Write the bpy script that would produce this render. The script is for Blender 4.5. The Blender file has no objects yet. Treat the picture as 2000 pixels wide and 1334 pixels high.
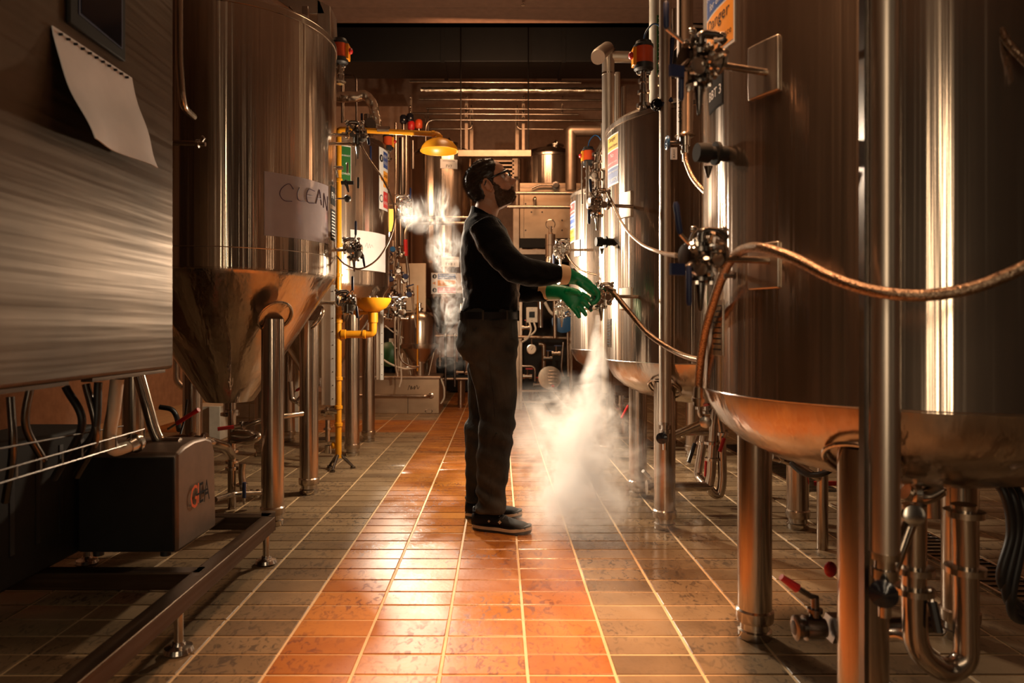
import bpy, math, random
from mathutils import Vector, Matrix, noise
R = math.radians
rnd = random.Random(7)
S = bpy.context.scene
COL = S.collection
# ---------------------------------------------------------------- camera
H = 0.987; F = 1368.0; CX = 975.0; CY = 640.0
cd = bpy.data.cameras.new('camera'); cam = bpy.data.objects.new('camera', cd); COL.objects.link(cam)
cam.location = (0, 0, H); cam.rotation_euler = (R(90), 0, 0)
cd.sensor_width = 36; cd.lens = F/2000*36; cd.shift_x = 0.0125; cd.shift_y = -0.0135
cd.clip_start = 0.05; cd.dof.use_dof = True; cd.dof.focus_distance = 3.6; cd.dof.aperture_fstop = 3.2
S.camera = cam
def P(px, py, Y): return Vector(((px-CX)/F*Y, Y, H+(CY-py)/F*Y))
# ---------------------------------------------------------------- world, lamps, exposure
w = bpy.data.worlds.new('world'); S.world = w; w.use_nodes = True
w.node_tree.nodes['Background'].inputs[0].default_value = (1.0, 0.42, 0.22, 1)
w.node_tree.nodes['Background'].inputs[1].default_value = 0.007
def lamp(kind, loc, power, col, size=0.05, aim=None, sy=None, spread=None, cone=None):
    l = bpy.data.lights.new('lamp', kind); l.energy = power; l.color = col
    if kind == 'AREA':
        l.shape = 'RECTANGLE'; l.size = size; l.size_y = sy or size
        if spread: l.spread = R(spread)
    else:
        l.shadow_soft_size = size
        if cone: l.spot_size = R(cone); l.spot_blend = 0.6
    o = bpy.data.objects.new('lamp', l); COL.objects.link(o); o.location = loc
    if aim is not None:
        d = Vector(aim)-Vector(loc); o.rotation_euler = d.to_track_quat('-Z', 'Y').to_euler()
    return o
WARM = (1.0, 0.66, 0.38); AMB = (1.0, 0.52, 0.26)
lamp('SPOT', (-1.0, 6.35, 1.85), 640, (1.0, 0.81, 0.60), 0.05, aim=(0.7, 4.1, 1.2), cone=98)                   # bright lamp behind the far left tank
lamp('POINT', (-0.15, 4.60, 1.36), 100, (1.0, 0.78, 0.54), 0.045)                  # strobe standing behind the brewer
lamp('SPOT', (-1.24, 4.78, 2.2), 90, (1.0, 0.82, 0.62), 0.03, aim=(0.5, 3.75, 1.45), cone=95)   # rim light added between the left tanks to edge the brewer's back
lamp('AREA', (0.15, 6.6, 3.7), 50, AMB, 1.6, aim=(0.0, 9.6, 1.2), sy=0.5)          # back of the hall
lamp('AREA', (0.1, 4.4, 3.93), 17, WARM, 0.5, aim=(0.25, 3.2, 0), sy=1.6, spread=100)  # overhead fill added to light the aisle floor
lamp('AREA', (0.20, 1.9, 3.93), 21, AMB, 0.3, aim=(0.25, 2.1, 0), sy=1.4, spread=38)  # nearer overhead fill, added to brighten the foreground floor
for (x, y, e_, s_) in ((-0.5, -1.6, 8, .06), (0.08, -1.6, 15, .06), (2.4, -1.2, 1.5, .05), (-2.0, -1.8, 1.2, .05)):
    lamp('AREA', (x, y, 1.75), e_, (1.0, 0.76, 0.50), s_, aim=(0, 3.5, 1.6), sy=2.7)  # unseen strip light behind the camera, more strips added for streaks on the tanks
lamp('AREA', (-2.3, 6.9, 2.6), 20, AMB, 0.5, aim=(-1.4, 9.0, 0.4))
lamp('AREA', (2.3, 5.0, 2.6), 4, AMB, 0.5, aim=(1.8, 3.0, 0.0))
S.view_settings.view_transform = 'Standard'; S.view_settings.look = 'None'
S.view_settings.gamma = 1; S.view_settings.use_curve_mapping = False; S.view_settings.exposure = 0.08
S.cycles.use_denoising = True; S.cycles.use_adaptive_sampling = True; S.cycles.adaptive_threshold = 0.045
S.cycles.max_bounces = 6; S.cycles.diffuse_bounces = 3; S.cycles.glossy_bounces = 4
S.cycles.transmission_bounces = 4; S.cycles.volume_bounces = 2; S.cycles.transparent_max_bounces = 6
S.cycles.caustics_reflective = False; S.cycles.caustics_refractive = False
S.cycles.sample_clamp_indirect = 4; S.cycles.volume_step_rate = 1.0; S.cycles.volume_max_steps = 128
# ---------------------------------------------------------------- materials
class N:
    def __init__(s, name):
        s.m = bpy.data.materials.new(name); s.m.use_nodes = True; s.t = s.m.node_tree
        s.b = s.t.nodes['Principled BSDF']; s.o = s.t.nodes['Material Output']
    def n(s, ty, **k):
        x = s.t.nodes.new(ty)
        for a, v in k.items():
            if a.startswith('i_'): x.inputs[a[2:].replace('_', ' ')].default_value = v
            elif a.startswith('n'): x.inputs[int(a[1:])].default_value = v
            else: setattr(x, a, v)
        return x
    def l(s, a, b): s.t.links.new(a, b)
    def set(s, **k):
        for a, v in k.items(): s.b.inputs[a.replace('_', ' ')].default_value = v
    def noise(s, scale, detail=3, coord='Object', sc=(1, 1, 1), dist=0):
        tc = s.n('ShaderNodeTexCoord') if coord != 'W' else s.n('ShaderNodeNewGeometry')
        mp = s.n('ShaderNodeMapping'); mp.inputs['Scale'].default_value = sc
        s.l(tc.outputs['Position' if coord == 'W' else coord], mp.inputs[0])
        x = s.n('ShaderNodeTexNoise'); x.inputs['Scale'].default_value = scale; x.inputs['Detail'].default_value = detail
        x.inputs['Distortion'].default_value = dist
        s.l(mp.outputs[0], x.inputs['Vector']); return x.outputs['Fac']
    def ramp(s, fac, stops):
        x = s.n('ShaderNodeValToRGB'); e = x.color_ramp.elements
        while len(e) < len(stops): e.new(0.5)
        for i, (p, c) in enumerate(stops):
            e[i].position = p; e[i].color = c if len(c) == 4 else (*c, 1)
        s.l(fac, x.inputs[0]); return x.outputs[0]
    def rng(s, fac, a, b, c, d):
        x = s.n('ShaderNodeMapRange'); x.clamp = True
        for i, v in enumerate((a, b, c, d)): x.inputs[i+1].default_value = v
        s.l(fac, x.inputs[0]); return x.outputs[0]
    def math(s, op, a, b=None, clamp=False):
        x = s.n('ShaderNodeMath', operation=op, use_clamp=clamp)
        for i, v in enumerate((a, b)):
            if v is None: continue
            if isinstance(v, (int, float)): x.inputs[i].default_value = v
            else: s.l(v, x.inputs[i])
        return x.outputs[0]
    def bump(s, fac, st=0.2, d=0.01):
        x = s.n('ShaderNodeBump'); x.inputs['Strength'].default_value = st; x.inputs['Distance'].default_value = d
        s.l(fac, x.inputs['Height']); s.l(x.outputs[0], s.b.inputs['Normal'])
def plain(name, col, rough=0.5, metal=0, bump=0, bs=60, spec=0.5, var=0.12):
    k = N(name); k.set(Roughness=rough, Metallic=metal)
    k.b.inputs['Specular IOR Level'].default_value = spec
    f = k.noise(14, 4)
    c0 = tuple(c*(1-var) for c in col); c1 = tuple(min(1, c*(1+var)) for c in col)
    k.l(k.ramp(f, [(0.3, c0), (0.7, c1)]), k.b.inputs['Base Color'])
    if bump: k.bump(k.noise(bs, 4), bump, 0.004)
    return k.m
def steel(name, col=(0.60, 0.55, 0.50), r0=0.2, r1=0.34, aniso=0.75, sc=(14, 14, 0.35), rot=0.25, stain=0.0, axis='Z', wave=0.0, dull=0.0):
    k = N(name); k.set(Metallic=1.0, Anisotropic=aniso)
    k.b.inputs['Anisotropic Rotation'].default_value = rot
    tg = k.n('ShaderNodeTangent', direction_type='RADIAL', axis=axis); k.l(tg.outputs[0], k.b.inputs['Tangent'])
    f = k.noise(3.0, 5, sc=sc)
    k.l(k.rng(f, 0.3, 0.7, r0, r1), k.b.inputs['Roughness'])
    g = k.noise(2.2, 4)
    lo = tuple(c*(0.80-stain) for c in col)
    k.l(k.ramp(g, [(0.3, lo), (0.62, col)]), k.b.inputs['Base Color'])
    if wave:
        h = k.math('ADD', k.noise(1.0, 3, sc=(sc[0]*.7, sc[1]*.7, sc[2]*.35)), k.math('MULTIPLY', k.noise(1.0, 2, sc=(sc[0]*3, sc[1]*3, sc[2])), .25)); k.bump(h, wave, 0.008)
    else:
        h = k.noise(40, 3, sc=(sc[0]/4, sc[1]/4, sc[2])); k.bump(h, 0.03, 0.002)
    if dull:                                        # brushed steel: a sharp streaky lobe over a broad soft one
        b2 = k.n('ShaderNodeBsdfAnisotropic'); b2.inputs['Roughness'].default_value = 0.52
        b2.inputs['Anisotropy'].default_value = 0.0
        src = k.b.inputs['Base Color'].links[0].from_socket; k.l(src, b2.inputs['Color'])
        mx = k.n('ShaderNodeMixShader'); mx.inputs[0].default_value = dull; k.l(k.b.outputs[0], mx.inputs[1]); k.l(b2.outputs[0], mx.inputs[2]); k.l(mx.outputs[0], k.o.inputs['Surface'])
    return k.m
M = {}
TROT = 0.25
M['tank'] = steel('brushed_tank_steel', (0.50, 0.405, 0.325), 0.11, 0.21, 0.92, rot=TROT, wave=0.7, dull=0.10)
M['pipe'] = steel('polished_pipe_steel', (0.48, 0.395, 0.32), 0.16, 0.26, 0.3, dull=0.08)
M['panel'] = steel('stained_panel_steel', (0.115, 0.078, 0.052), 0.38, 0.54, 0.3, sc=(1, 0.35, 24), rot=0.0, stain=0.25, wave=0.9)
M['clad'] = steel('cladding_steel', (0.60, 0.52, 0.44), 0.30, 0.42, 0.2)
M['chrome'] = plain('worn_chrome', (0.52, 0.47, 0.42), 0.2, 1.0)
M['iron'] = plain('dark_valve_metal', (0.16, 0.14, 0.125), 0.26, 1.0)
M['panel2'] = steel('coppery_panel_steel', (0.55, 0.40, 0.27), 0.3, 0.42, 0.3, sc=(1, .5, 5), rot=0.0, stain=0.15, dull=0.5)
M['cover'] = plain('grey_motor_cover', (0.17, 0.12, 0.09), 0.45, 0.5)
M['dull'] = plain('dull_aged_steel', (0.36, 0.27, 0.20), 0.42, 0.9)
M['foil'] = plain('crumpled_foil', (0.80, 0.72, 0.60), 0.22, 1.0, bump=1.0, bs=45)
M['yellow'] = plain('yellow_paint', (0.62, 0.255, 0.008), 0.35, var=0.08)
M['orange'] = plain('orange_red_housing', (0.62, 0.075, 0.018), 0.35)
M['amber'] = plain('amber_plastic', (0.85, 0.30, 0.02), 0.3)
M['red'] = plain('red_plastic', (0.50, 0.018, 0.018), 0.35)
M['blue'] = plain('blue_rubber_grip', (0.006, 0.014, 0.06), 0.5)
M['bluepipe'] = plain('blue_hose', (0.02, 0.10, 0.25), 0.35)
M['black'] = plain('black_rubber', (0.012, 0.012, 0.013), 0.45)
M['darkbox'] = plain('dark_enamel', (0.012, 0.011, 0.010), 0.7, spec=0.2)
M['cream'] = plain('cream_painted_metal', (0.62, 0.56, 0.46), 0.5)
M['white'] = plain('white_plastic', (0.72, 0.70, 0.66), 0.4)
M['paper'] = plain('paper', (0.70, 0.66, 0.66), 0.75, var=0.04)
M['sleeve'] = plain('paper_in_glossy_sleeve', (0.42, 0.36, 0.38), 0.12, bump=0.45, bs=9, var=0.05)
M['ink'] = plain('black_ink', (0.012, 0.011, 0.012), 0.8, spec=0.15)
M['inkpen'] = plain('purple_marker', (0.10, 0.06, 0.10), 0.5)
M['signy'] = plain('sign_yellow', (0.85, 0.48, 0.02), 0.4, var=0.03)
M['signr'] = plain('sign_red', (0.60, 0.03, 0.03), 0.4, var=0.03)
M['signb'] = plain('sign_blue', (0.02, 0.07, 0.28), 0.4, var=0.03)
M['signo'] = plain('sign_orange', (0.85, 0.34, 0.03), 0.4, var=0.03)
M['signg'] = plain('sign_green', (0.02, 0.13, 0.03), 0.4, var=0.03)
M['signw'] = plain('sign_white', (0.75, 0.74, 0.72), 0.4, var=0.03)
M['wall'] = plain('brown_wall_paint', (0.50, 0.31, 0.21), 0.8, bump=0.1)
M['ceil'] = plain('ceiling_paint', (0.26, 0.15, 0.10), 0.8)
M['duct'] = plain('dark_duct', (0.007, 0.007, 0.007), 0.5)
M['walltile'] = plain('glazed_wall_tile', (0.50, 0.42, 0.34), 0.3)
M['grate'] = plain('grate_metal', (0.10, 0.09, 0.08), 0.35, 1.0)
M['skin'] = plain('skin', (0.62, 0.30, 0.185), 0.48, bump=0.15, bs=300, var=0.08)
M['hair'] = plain('dark_brown_hair', (0.04, 0.024, 0.016), 0.35, var=0.4)
M['beard'] = plain('brown_beard', (0.12, 0.060, 0.034), 0.55, var=0.4)
M['jumper'] = plain('black_knit', (0.004, 0.0045, 0.0055), 0.9, bump=0.5, bs=160, spec=0.05); q = M['jumper'].node_tree.nodes['Principled BSDF']; q.inputs['Sheen Weight'].default_value = 0.9; q.inputs['Sheen Roughness'].default_value = 0.3
M['rubber'] = plain('green_rubber_glove', (0.0, 0.23, 0.09), 0.38, bump=0.25, bs=30, var=0.15)
M['cuff'] = plain('cream_glove_cuff', (0.70, 0.50, 0.30), 0.5)
M['leather'] = plain('black_leather', (0.005, 0.005, 0.006), 0.6, bump=0.2, spec=0.15)
M['sole'] = plain('cream_sole', (0.42, 0.32, 0.22), 0.6)
M['gloss'] = plain('black_gloss', (0.01, 0.01, 0.014), 0.12)
M['greenmotor'] = plain('green_motor', (0.02, 0.09, 0.03), 0.4)
M['braid'] = None
def mk_denim():
    k = N('black_denim'); k.set(Roughness=0.85); k.b.inputs['Specular IOR Level'].default_value = 0.2
    a = k.noise(7, 4, dist=0.4); b = k.noise(2.5, 2)
    k.l(k.ramp(k.math('MULTIPLY', a, b), [(0.15, (0.018, 0.018, 0.017)), (0.42, (0.075, 0.068, 0.057))]), k.b.inputs['Base Color'])
    k.bump(k.noise(9, 5, sc=(1, 1, 0.5), dist=0.6), 0.9, 0.02); return k.m
M['denim'] = mk_denim()
def mk_braid():
    k = N('braided_steel_hose'); k.set(Metallic=1.0, Roughness=0.32)
    wv = k.n('ShaderNodeTexVoronoi'); wv.inputs['Scale'].default_value = 330
    tc = k.n('ShaderNodeTexCoord'); k.l(tc.outputs['Object'], wv.inputs['Vector'])
    k.l(k.ramp(wv.outputs['Distance'], [(0.2, (0.55, 0.40, 0.28)), (0.7, (0.18, 0.12, 0.08))]), k.b.inputs['Base Color'])
    k.bump(wv.outputs['Distance'], 0.5, 0.002); return k.m
M['braid'] = mk_braid()
def mk_glass():
    k = N('lens_glass'); k.set(Roughness=0.03, IOR=1.45, Base_Color=(1, 1, 1, 1)); k.b.inputs['Transmission Weight'].default_value = 1; return k.m
M['glass'] = mk_glass()
def mk_tile(name, lo, hi, stain):
    k = N(name)
    oi = k.n('ShaderNodeObjectInfo')
    f = k.noise(5, 4, 'W'); f2 = k.math('ADD', k.math('MULTIPLY', f, 0.6), k.math('MULTIPLY', oi.outputs['Random'], 0.4))
    base = k.ramp(f2, [(0.25, lo), (0.7, hi)])
    sp = k.noise(42, 4, 'W', sc=(1, 0.55, 1), dist=1.2); big = k.noise(3.1, 3, 'W')
    msk = k.math('MULTIPLY', k.rng(sp, 0.53, 0.62, 0, 1), k.rng(big, 0.38, 0.6, 0.1, 0.85))
    mx = k.n('ShaderNodeMix', data_type='RGBA'); k.l(msk, mx.inputs[0]); k.l(base, mx.inputs[6]); mx.inputs[7].default_value = (*stain, 1)
    g = k.n('ShaderNodeNewGeometry'); sx = k.n('ShaderNodeSeparateXYZ'); k.l(g.outputs['Position'], sx.inputs[0])
    dx = k.math('MULTIPLY', k.math('SUBTRACT', sx.outputs[0], 0.35), 0.85); dy = k.math('MULTIPLY', k.math('SUBTRACT', sx.outputs[1], 4.4), 0.46)
    dd = k.math('SQRT', k.math('ADD', k.math('MULTIPLY', dx, dx), k.math('MULTIPLY', dy, dy)))
    dd = k.math('ADD', dd, k.math('MULTIPLY', k.math('SUBTRACT', k.noise(2.3, 4, 'W'), 0.5), 1.3))
    wet = k.rng(dd, 0.55, 1.05, 1, 0)
    k.l(k.math('SUBTRACT', k.math('ADD', 0.42, k.math('MULTIPLY', msk, 0.1)), k.math('MULTIPLY', wet, 0.31)), k.b.inputs['Roughness'])
    dk = k.n('ShaderNodeMix', data_type='RGBA', blend_type='MULTIPLY'); k.l(k.math('MULTIPLY', wet, 0.35), dk.inputs[0]); k.l(mx.outputs[2], dk.inputs[6]); dk.inputs[7].default_value = (0.5, 0.42, 0.36, 1)
    k.l(dk.outputs[2], k.b.inputs['Base Color']); k.l(k.math('ADD', .28, k.math('MULTIPLY', wet, .3)), k.b.inputs['Specular IOR Level'])
    hb = k.math('ADD', k.math('MULTIPLY', k.noise(60, 3, 'W'), 0.6), k.math('MULTIPLY', k.noise(9, 2, 'W'), 1.0)); k.bump(hb, 0.22, 0.004)
    return k.m
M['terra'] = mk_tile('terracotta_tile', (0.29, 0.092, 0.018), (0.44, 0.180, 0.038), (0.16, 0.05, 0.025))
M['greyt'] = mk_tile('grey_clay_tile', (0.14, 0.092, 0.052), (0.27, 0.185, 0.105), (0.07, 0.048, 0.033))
M['grout'] = plain('sandy_grout', (0.62, 0.44, 0.25), 0.7, bump=0.2)
# ---------------------------------------------------------------- mesh building
def basis(d):
    d = Vector(d).normalized(); u = Vector((0, 0, 1)) if abs(d.z) < 0.9 else Vector((1, 0, 0))
    a = u.cross(d).normalized(); return a, d.cross(a).normalized(), d
def fillet(path, rad, k=6):
    pts = [Vector(p) for p in path]
    if rad <= 0 or len(pts) < 3: return pts
    out = [pts[0]]
    for i in range(1, len(pts)-1):
        p = pts[i]; a = (pts[i-1]-p); b = (pts[i+1]-p); d = min(rad, a.length*0.49, b.length*0.49)
        A = p+a.normalized()*d; Bq = p+b.normalized()*d
        for j in range(k+1):
            t = j/k; out.append((1-t)**2*A+2*t*(1-t)*p+t*t*Bq)
    out.append(pts[-1]); return out
def spline(pts, m=8):
    p = [Vector(q) for q in pts]; p = [2*p[0]-p[1]]+p+[2*p[-1]-p[-2]]; out = []
    for i in range(1, len(p)-2):
        for j in range(m):
            t = j/m
            out.append(0.5*((2*p[i])+(p[i+1]-p[i-1])*t+(2*p[i-1]-5*p[i]+4*p[i+1]-p[i+2])*t*t+(3*p[i]-p[i-1]-3*p[i+1]+p[i+2])*t**3))
    out.append(p[-2]); return out
class B:
    def __init__(s): s.v = []; s.f = []
    def add(s, v, f):
        o = len(s.v); s.v += [tuple(x) for x in v]; s.f += [tuple(i+o for i in q) for q in f]; return s
    def box(s, c, d, rot=None):
        m = Matrix.Rotation(rot[1], 3, rot[0]) if rot else Matrix.Identity(3)
        v = [Vector(c)+m @ Vector((x*d[0]/2, y*d[1]/2, z*d[2]/2)) for x in (-1, 1) for y in (-1, 1) for z in (-1, 1)]
        return s.add(v, [(0, 1, 3, 2), (4, 6, 7, 5), (0, 4, 5, 1), (2, 3, 7, 6), (0, 2, 6, 4), (1, 5, 7, 3)])
    def rings(s, rr, cap=True, closed=True):
        n = len(rr[0]); v = [p for r in rr for p in r]; f = []
        for i in range(len(rr)-1):
            for j in range(n if closed else n-1):
                a = i*n+j; b = i*n+(j+1) % n; f.append((a, b, b+n, a+n))
        if cap and closed: f.append(tuple(range(n-1, -1, -1))); f.append(tuple((len(rr)-1)*n+i for i in range(n)))
        return s.add(v, f)
    def cyl(s, p0, p1, r0, r1=None, n=18, cap=True):
        p0 = Vector(p0); p1 = Vector(p1); r1 = r0 if r1 is None else r1; a, b, d = basis(p1-p0)
        return s.rings([[p+a*r*math.cos(2*math.pi*i/n)+b*r*math.sin(2*math.pi*i/n) for i in range(n)] for p, r in ((p0, r0), (p1, r1))], cap)
    def stack(s, p0, d, segs, n=18):
        """turned piece: segs = [(t, r), ...] along direction d from p0"""
        p0 = Vector(p0); a, b, d = basis(d)
        return s.rings([[p0+d*t+a*r*math.cos(2*math.pi*i/n)+b*r*math.sin(2*math.pi*i/n) for i in range(n)] for t, r in segs])
    def tube(s, path, r, n=12, fil=0.0, cap=True):
        pts = fillet(path, fil) if fil else [Vector(p) for p in path]
        rs = r if isinstance(r, (list, tuple)) else [r]*len(pts)
        if len(rs) != len(pts): rs = [rs[0]+(rs[-1]-rs[0])*i/(len(pts)-1) for i in range(len(pts))]
        a, b, d = basis(pts[1]-pts[0]); rr = []
        for i, p in enumerate(pts):
            t = (pts[min(i+1, len(pts)-1)]-pts[max(i-1, 0)]).normalized()
            a = (a-t*a.dot(t)).normalized(); b = t.cross(a)
            rr.append([p+a*rs[i]*math.cos(2*math.pi*j/n)+b*rs[i]*math.sin(2*math.pi*j/n) for j in range(n)])
        return s.rings(rr, cap)
    def lathe(s, prof, c=(0, 0, 0), n=48):
        c = Vector(c)
        rr = [[c+Vector((max(r, 1e-4)*math.cos(2*math.pi*i/n), max(r, 1e-4)*math.sin(2*math.pi*i/n), z)) for i in range(n)] for r, z in prof]
        return s.rings(rr)
    def ball(s, c, r, n=16, m=10):
        c = Vector(c); r = (r, r, r) if isinstance(r, (int, float)) else r
        return s.rings([[c+Vector((r[0]*math.sin(math.pi*k/m+1e-3)*math.cos(2*math.pi*i/n), r[1]*math.sin(math.pi*k/m+1e-3)*math.sin(2*math.pi*i/n), -r[2]*math.cos(math.pi*k/m))) for i in range(n)] for k in range(m+1)])
    def torus(s, c, Rr, r, axis=(0, 0, 1), n=28, m=8, el=1.0):
        a, b, d = basis(axis); c = Vector(c); v = []; f = []
        for i in range(n):
            t = 2*math.pi*i/n; q = a*math.cos(t)+b*math.sin(t)*el
            for j in range(m):
                u = 2*math.pi*j/m; v.append(c+q*(Rr+r*math.cos(u))+d*r*math.sin(u))
        for i in range(n):
            for j in range(m):
                f.append((i*m+j, ((i+1) % n)*m+j, ((i+1) % n)*m+(j+1) % m, i*m+(j+1) % m))
        return s.add(v, f)
    def loft(s, st, n=22, side=(0, 1, 0), cap=True, p=1.0):
        """st: (x, y, z, ra, rb): rb along 'side', ra across it"""
        pts = [Vector(q[:3]) for q in st]; rr = []
        for i, q in enumerate(st):
            t = (pts[min(i+1, len(pts)-1)]-pts[max(i-1, 0)]).normalized(); sd = Vector(side); sd = (sd-t*sd.dot(t)).normalized(); a = sd.cross(t).normalized()
            ring = []
            for j in range(n):
                th = 2*math.pi*j/n; c, sn = math.cos(th), math.sin(th)
                c = math.copysign(abs(c)**p, c); sn = math.copysign(abs(sn)**p, sn)
                ring.append(pts[i]+a*q[3]*c+sd*q[4]*sn)
            rr.append(ring)
        return s.rings(rr, cap)
    def prism(s, poly, o, u, v, d):
        """polygon (list of 2D) in plane o,u,v pushed by vector d"""
        o = Vector(o); u = Vector(u); v = Vector(v); d = Vector(d); n = len(poly)
        a = [o+u*x+v*y for x, y in poly]; return s.rings([a, [q+d for q in a]])
    def obj(s, name, mat, parent=None, label=None, cat=None, group=None, kind=None, bevel=0, ang=38, mods=None):
        me = bpy.data.meshes.new(name); me.from_pydata([tuple(p) for p in s.v], [], s.f)
        me.polygons.foreach_set('use_smooth', [True]*len(me.polygons)); me.set_sharp_from_angle(angle=R(ang))
        me.materials.append(M[mat] if isinstance(mat, str) else mat)
        o = bpy.data.objects.new(name, me); COL.objects.link(o)
        if parent: o.parent = parent
        tag(o, label, cat, group, kind)
        if bevel:
            b = o.modifiers.new('bevel', 'BEVEL'); b.width = bevel; b.segments = 2; b.limit_method = 'ANGLE'; b.angle_limit = R(40)
        return o
def tag(o, label=None, cat=None, group=None, kind=None):
    if label: o['label'] = label
    if cat: o['category'] = cat
    if group: o['group'] = group
    if kind: o['kind'] = kind
    return o
def empty(name, label, cat, loc=(0, 0, 0), group=None):
    o = bpy.data.objects.new(name, None); COL.objects.link(o); o.location = loc; o.empty_display_size = 0.05
    tag(o, label, cat, group); return o
def fuse(o, voxel, smooth=3, fac=0.5):
    """join overlapping lobes of one mesh into one continuous skin"""
    m = o.modifiers.new('r', 'REMESH'); m.mode = 'VOXEL'; m.voxel_size = voxel; m.use_smooth_shade = True
    if smooth: q = o.modifiers.new('s', 'SMOOTH'); q.iterations = smooth; q.factor = fac
    dg = bpy.context.evaluated_depsgraph_get(); ev = o.evaluated_get(dg); me = bpy.data.meshes.new_from_object(ev, depsgraph=dg)
    mats = list(o.data.materials); o.modifiers.clear(); o.data = me
    if not me.materials: [me.materials.append(x) for x in mats]
    return o
_tc = {}
def textmesh(body, size=1.0):
    k = (body, size)
    if k in _tc: return _tc[k]
    c = bpy.data.curves.new('t', 'FONT'); c.body = body; c.size = size; c.align_x = 'CENTER'; c.align_y = 'CENTER'; c.resolution_u = 2
    o = bpy.data.objects.new('t', c); COL.objects.link(o); dg = bpy.context.evaluated_depsgraph_get(); dg.update()
    me = bpy.data.meshes.new_from_object(o.evaluated_get(dg), depsgraph=dg)
    v = [tuple(x.co) for x in me.vertices]; f = [tuple(q.vertices) for q in me.polygons]
    bpy.data.objects.remove(o); bpy.data.curves.remove(c); bpy.data.meshes.remove(me); _tc[k] = (v, f); return v, f
def text(b, body, size, o, u, v, w=None, h=None):
    """flat writing centred on o, along u, up v, stretched to w x h when given"""
    vs, fs = textmesh(body); 
    if not vs: return b
    xs = [q[0] for q in vs]; ys = [q[1] for q in vs]; cx = (min(xs)+max(xs))/2; cy = (min(ys)+max(ys))/2
    sx = (w/(max(xs)-min(xs))) if w else size; sy = (h/(max(ys)-min(ys))) if h else size
    o = Vector(o); u = Vector(u); v = Vector(v)
    return b.add([o+u*(q[0]-cx)*sx+v*(q[1]-cy)*sy for q in vs], fs)
def wrap(b, c, r, th0):
    """wrap a flat drawing (x = arc length, y ignored depth, z) built at origin round a cylinder; y is height above the skin"""
    b.v = [(c[0]+(r+q[1])*math.cos(th0+q[0]/r), c[1]+(r+q[1])*math.sin(th0+q[0]/r), q[2]) for q in b.v]; return b
def patch(x0, x1, z0, z1, y0, y1, n=10):
    """thin slab, to be wrapped"""
    b = B(); rr = []
    for i in range(n+1):
        x = x0+(x1-x0)*i/n; rr.append([(x, y0, z0), (x, y1, z0), (x, y1, z1), (x, y0, z1)])
    b.rings(rr); return b
def on_tank(px, py, c, r):
    """where the sight line of a pixel meets a tank: angle and height"""
    dx = (px-CX)/F; A = dx*dx+1; Bq = -2*(dx*c[0]+c[1]); C = c[0]**2+c[1]**2-r*r; D = Bq*Bq-4*A*C
    t = (-Bq-math.sqrt(max(D, 0)))/(2*A); x = dx*t; y = t
    return math.atan2(y-c[1], x-c[0]), H+(CY-py)/F*t
def clone(src, dx, dy, dz=0, label=None, rot=None):
    r = src.copy(); COL.objects.link(r); r.location = src.location+Vector((dx, dy, dz))
    if rot is not None: r.rotation_euler.z = rot
    if label: r['label'] = label
    for ch in list(src.children):
        c = ch.copy(); COL.objects.link(c); c.parent = r
        for g in list(ch.children):
            d = g.copy(); COL.objects.link(d); d.parent = c
    return r
# ================================================================ the setting
fl = B().box((0, 5.2, -0.053), (8.4, 14.6, 0.10)).obj('floor', 'grout', kind='structure')
def tile_v(cx, cy, g, jit):
    a, b_, ch = 0.1203, 0.0578, 0.0022; z = jit; v = []
    for (sx, sy) in ((-1, -1), (1, -1), (1, 1), (-1, 1)): v.append((cx+sx*a, cy+sy*b_, -0.006))
    for (sx, sy) in ((-1, -1), (1, -1), (1, 1), (-1, 1)): v.append((cx+sx*a, cy+sy*b_, z-ch*0.8))
    for (sx, sy) in ((-1, -1), (1, -1), (1, 1), (-1, 1)): v.append((cx+sx*(a-ch), cy+sy*(b_-ch), z+g[0]*sx+g[1]*sy))
    f = [(8, 9, 10, 11)]+[(i, (i+1) % 4, 4+(i+1) % 4, 4+i) for i in range(4)]+[(4+i, 4+(i+1) % 4, 8+(i+1) % 4, 8+i) for i in range(4)]
    return v, f
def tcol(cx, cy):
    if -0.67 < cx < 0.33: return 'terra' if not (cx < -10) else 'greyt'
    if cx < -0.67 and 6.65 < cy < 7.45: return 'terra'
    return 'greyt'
X0 = 0.081; Y0 = 1.992; cand = []
for i in range(-14, 15):
    for j in range(-16, 82):
        cx = X0+0.25*(i+0.5); cy = Y0+0.125*(j+0.5); 
        if abs(cx) > 3.5 or not -0.1 < cy < 12: continue
        px = CX+F*cx/max(cy, 0.1); top = CY+F*H/max(cy, 0.1)
        vis = 150 < px < 1990 and top < 1360 and cy > 1.8 and not (px < 330 and top < 1200) and cx > -1.55 and cx < 1.75
        cand.append((cy if vis else 99, cx, cy))
cand.sort()
protos = {}
for c_ in ('terra', 'greyt'):
    protos[c_] = []
    for q in range(6):
        g = (rnd.uniform(-.0004, .0004), rnd.uniform(-.0004, .0004)); b = B(); b.add(*tile_v(0, 0, g, rnd.uniform(-.0004, .0006)))
        me = bpy.data.meshes.new('tile'); me.from_pydata(b.v, [], b.f); me.materials.append(M[c_]); protos[c_].append(me)
rest = {'terra': B(), 'greyt': B()}
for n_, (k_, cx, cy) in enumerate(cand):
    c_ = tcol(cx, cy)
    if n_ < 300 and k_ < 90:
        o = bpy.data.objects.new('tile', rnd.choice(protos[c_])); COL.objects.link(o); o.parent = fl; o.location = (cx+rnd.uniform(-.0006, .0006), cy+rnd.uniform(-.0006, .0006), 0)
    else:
        rest[c_].add(*tile_v(cx, cy, (rnd.uniform(-.0003, .0003), rnd.uniform(-.0003, .0003)), rnd.uniform(-.0004, .0005)))
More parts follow.
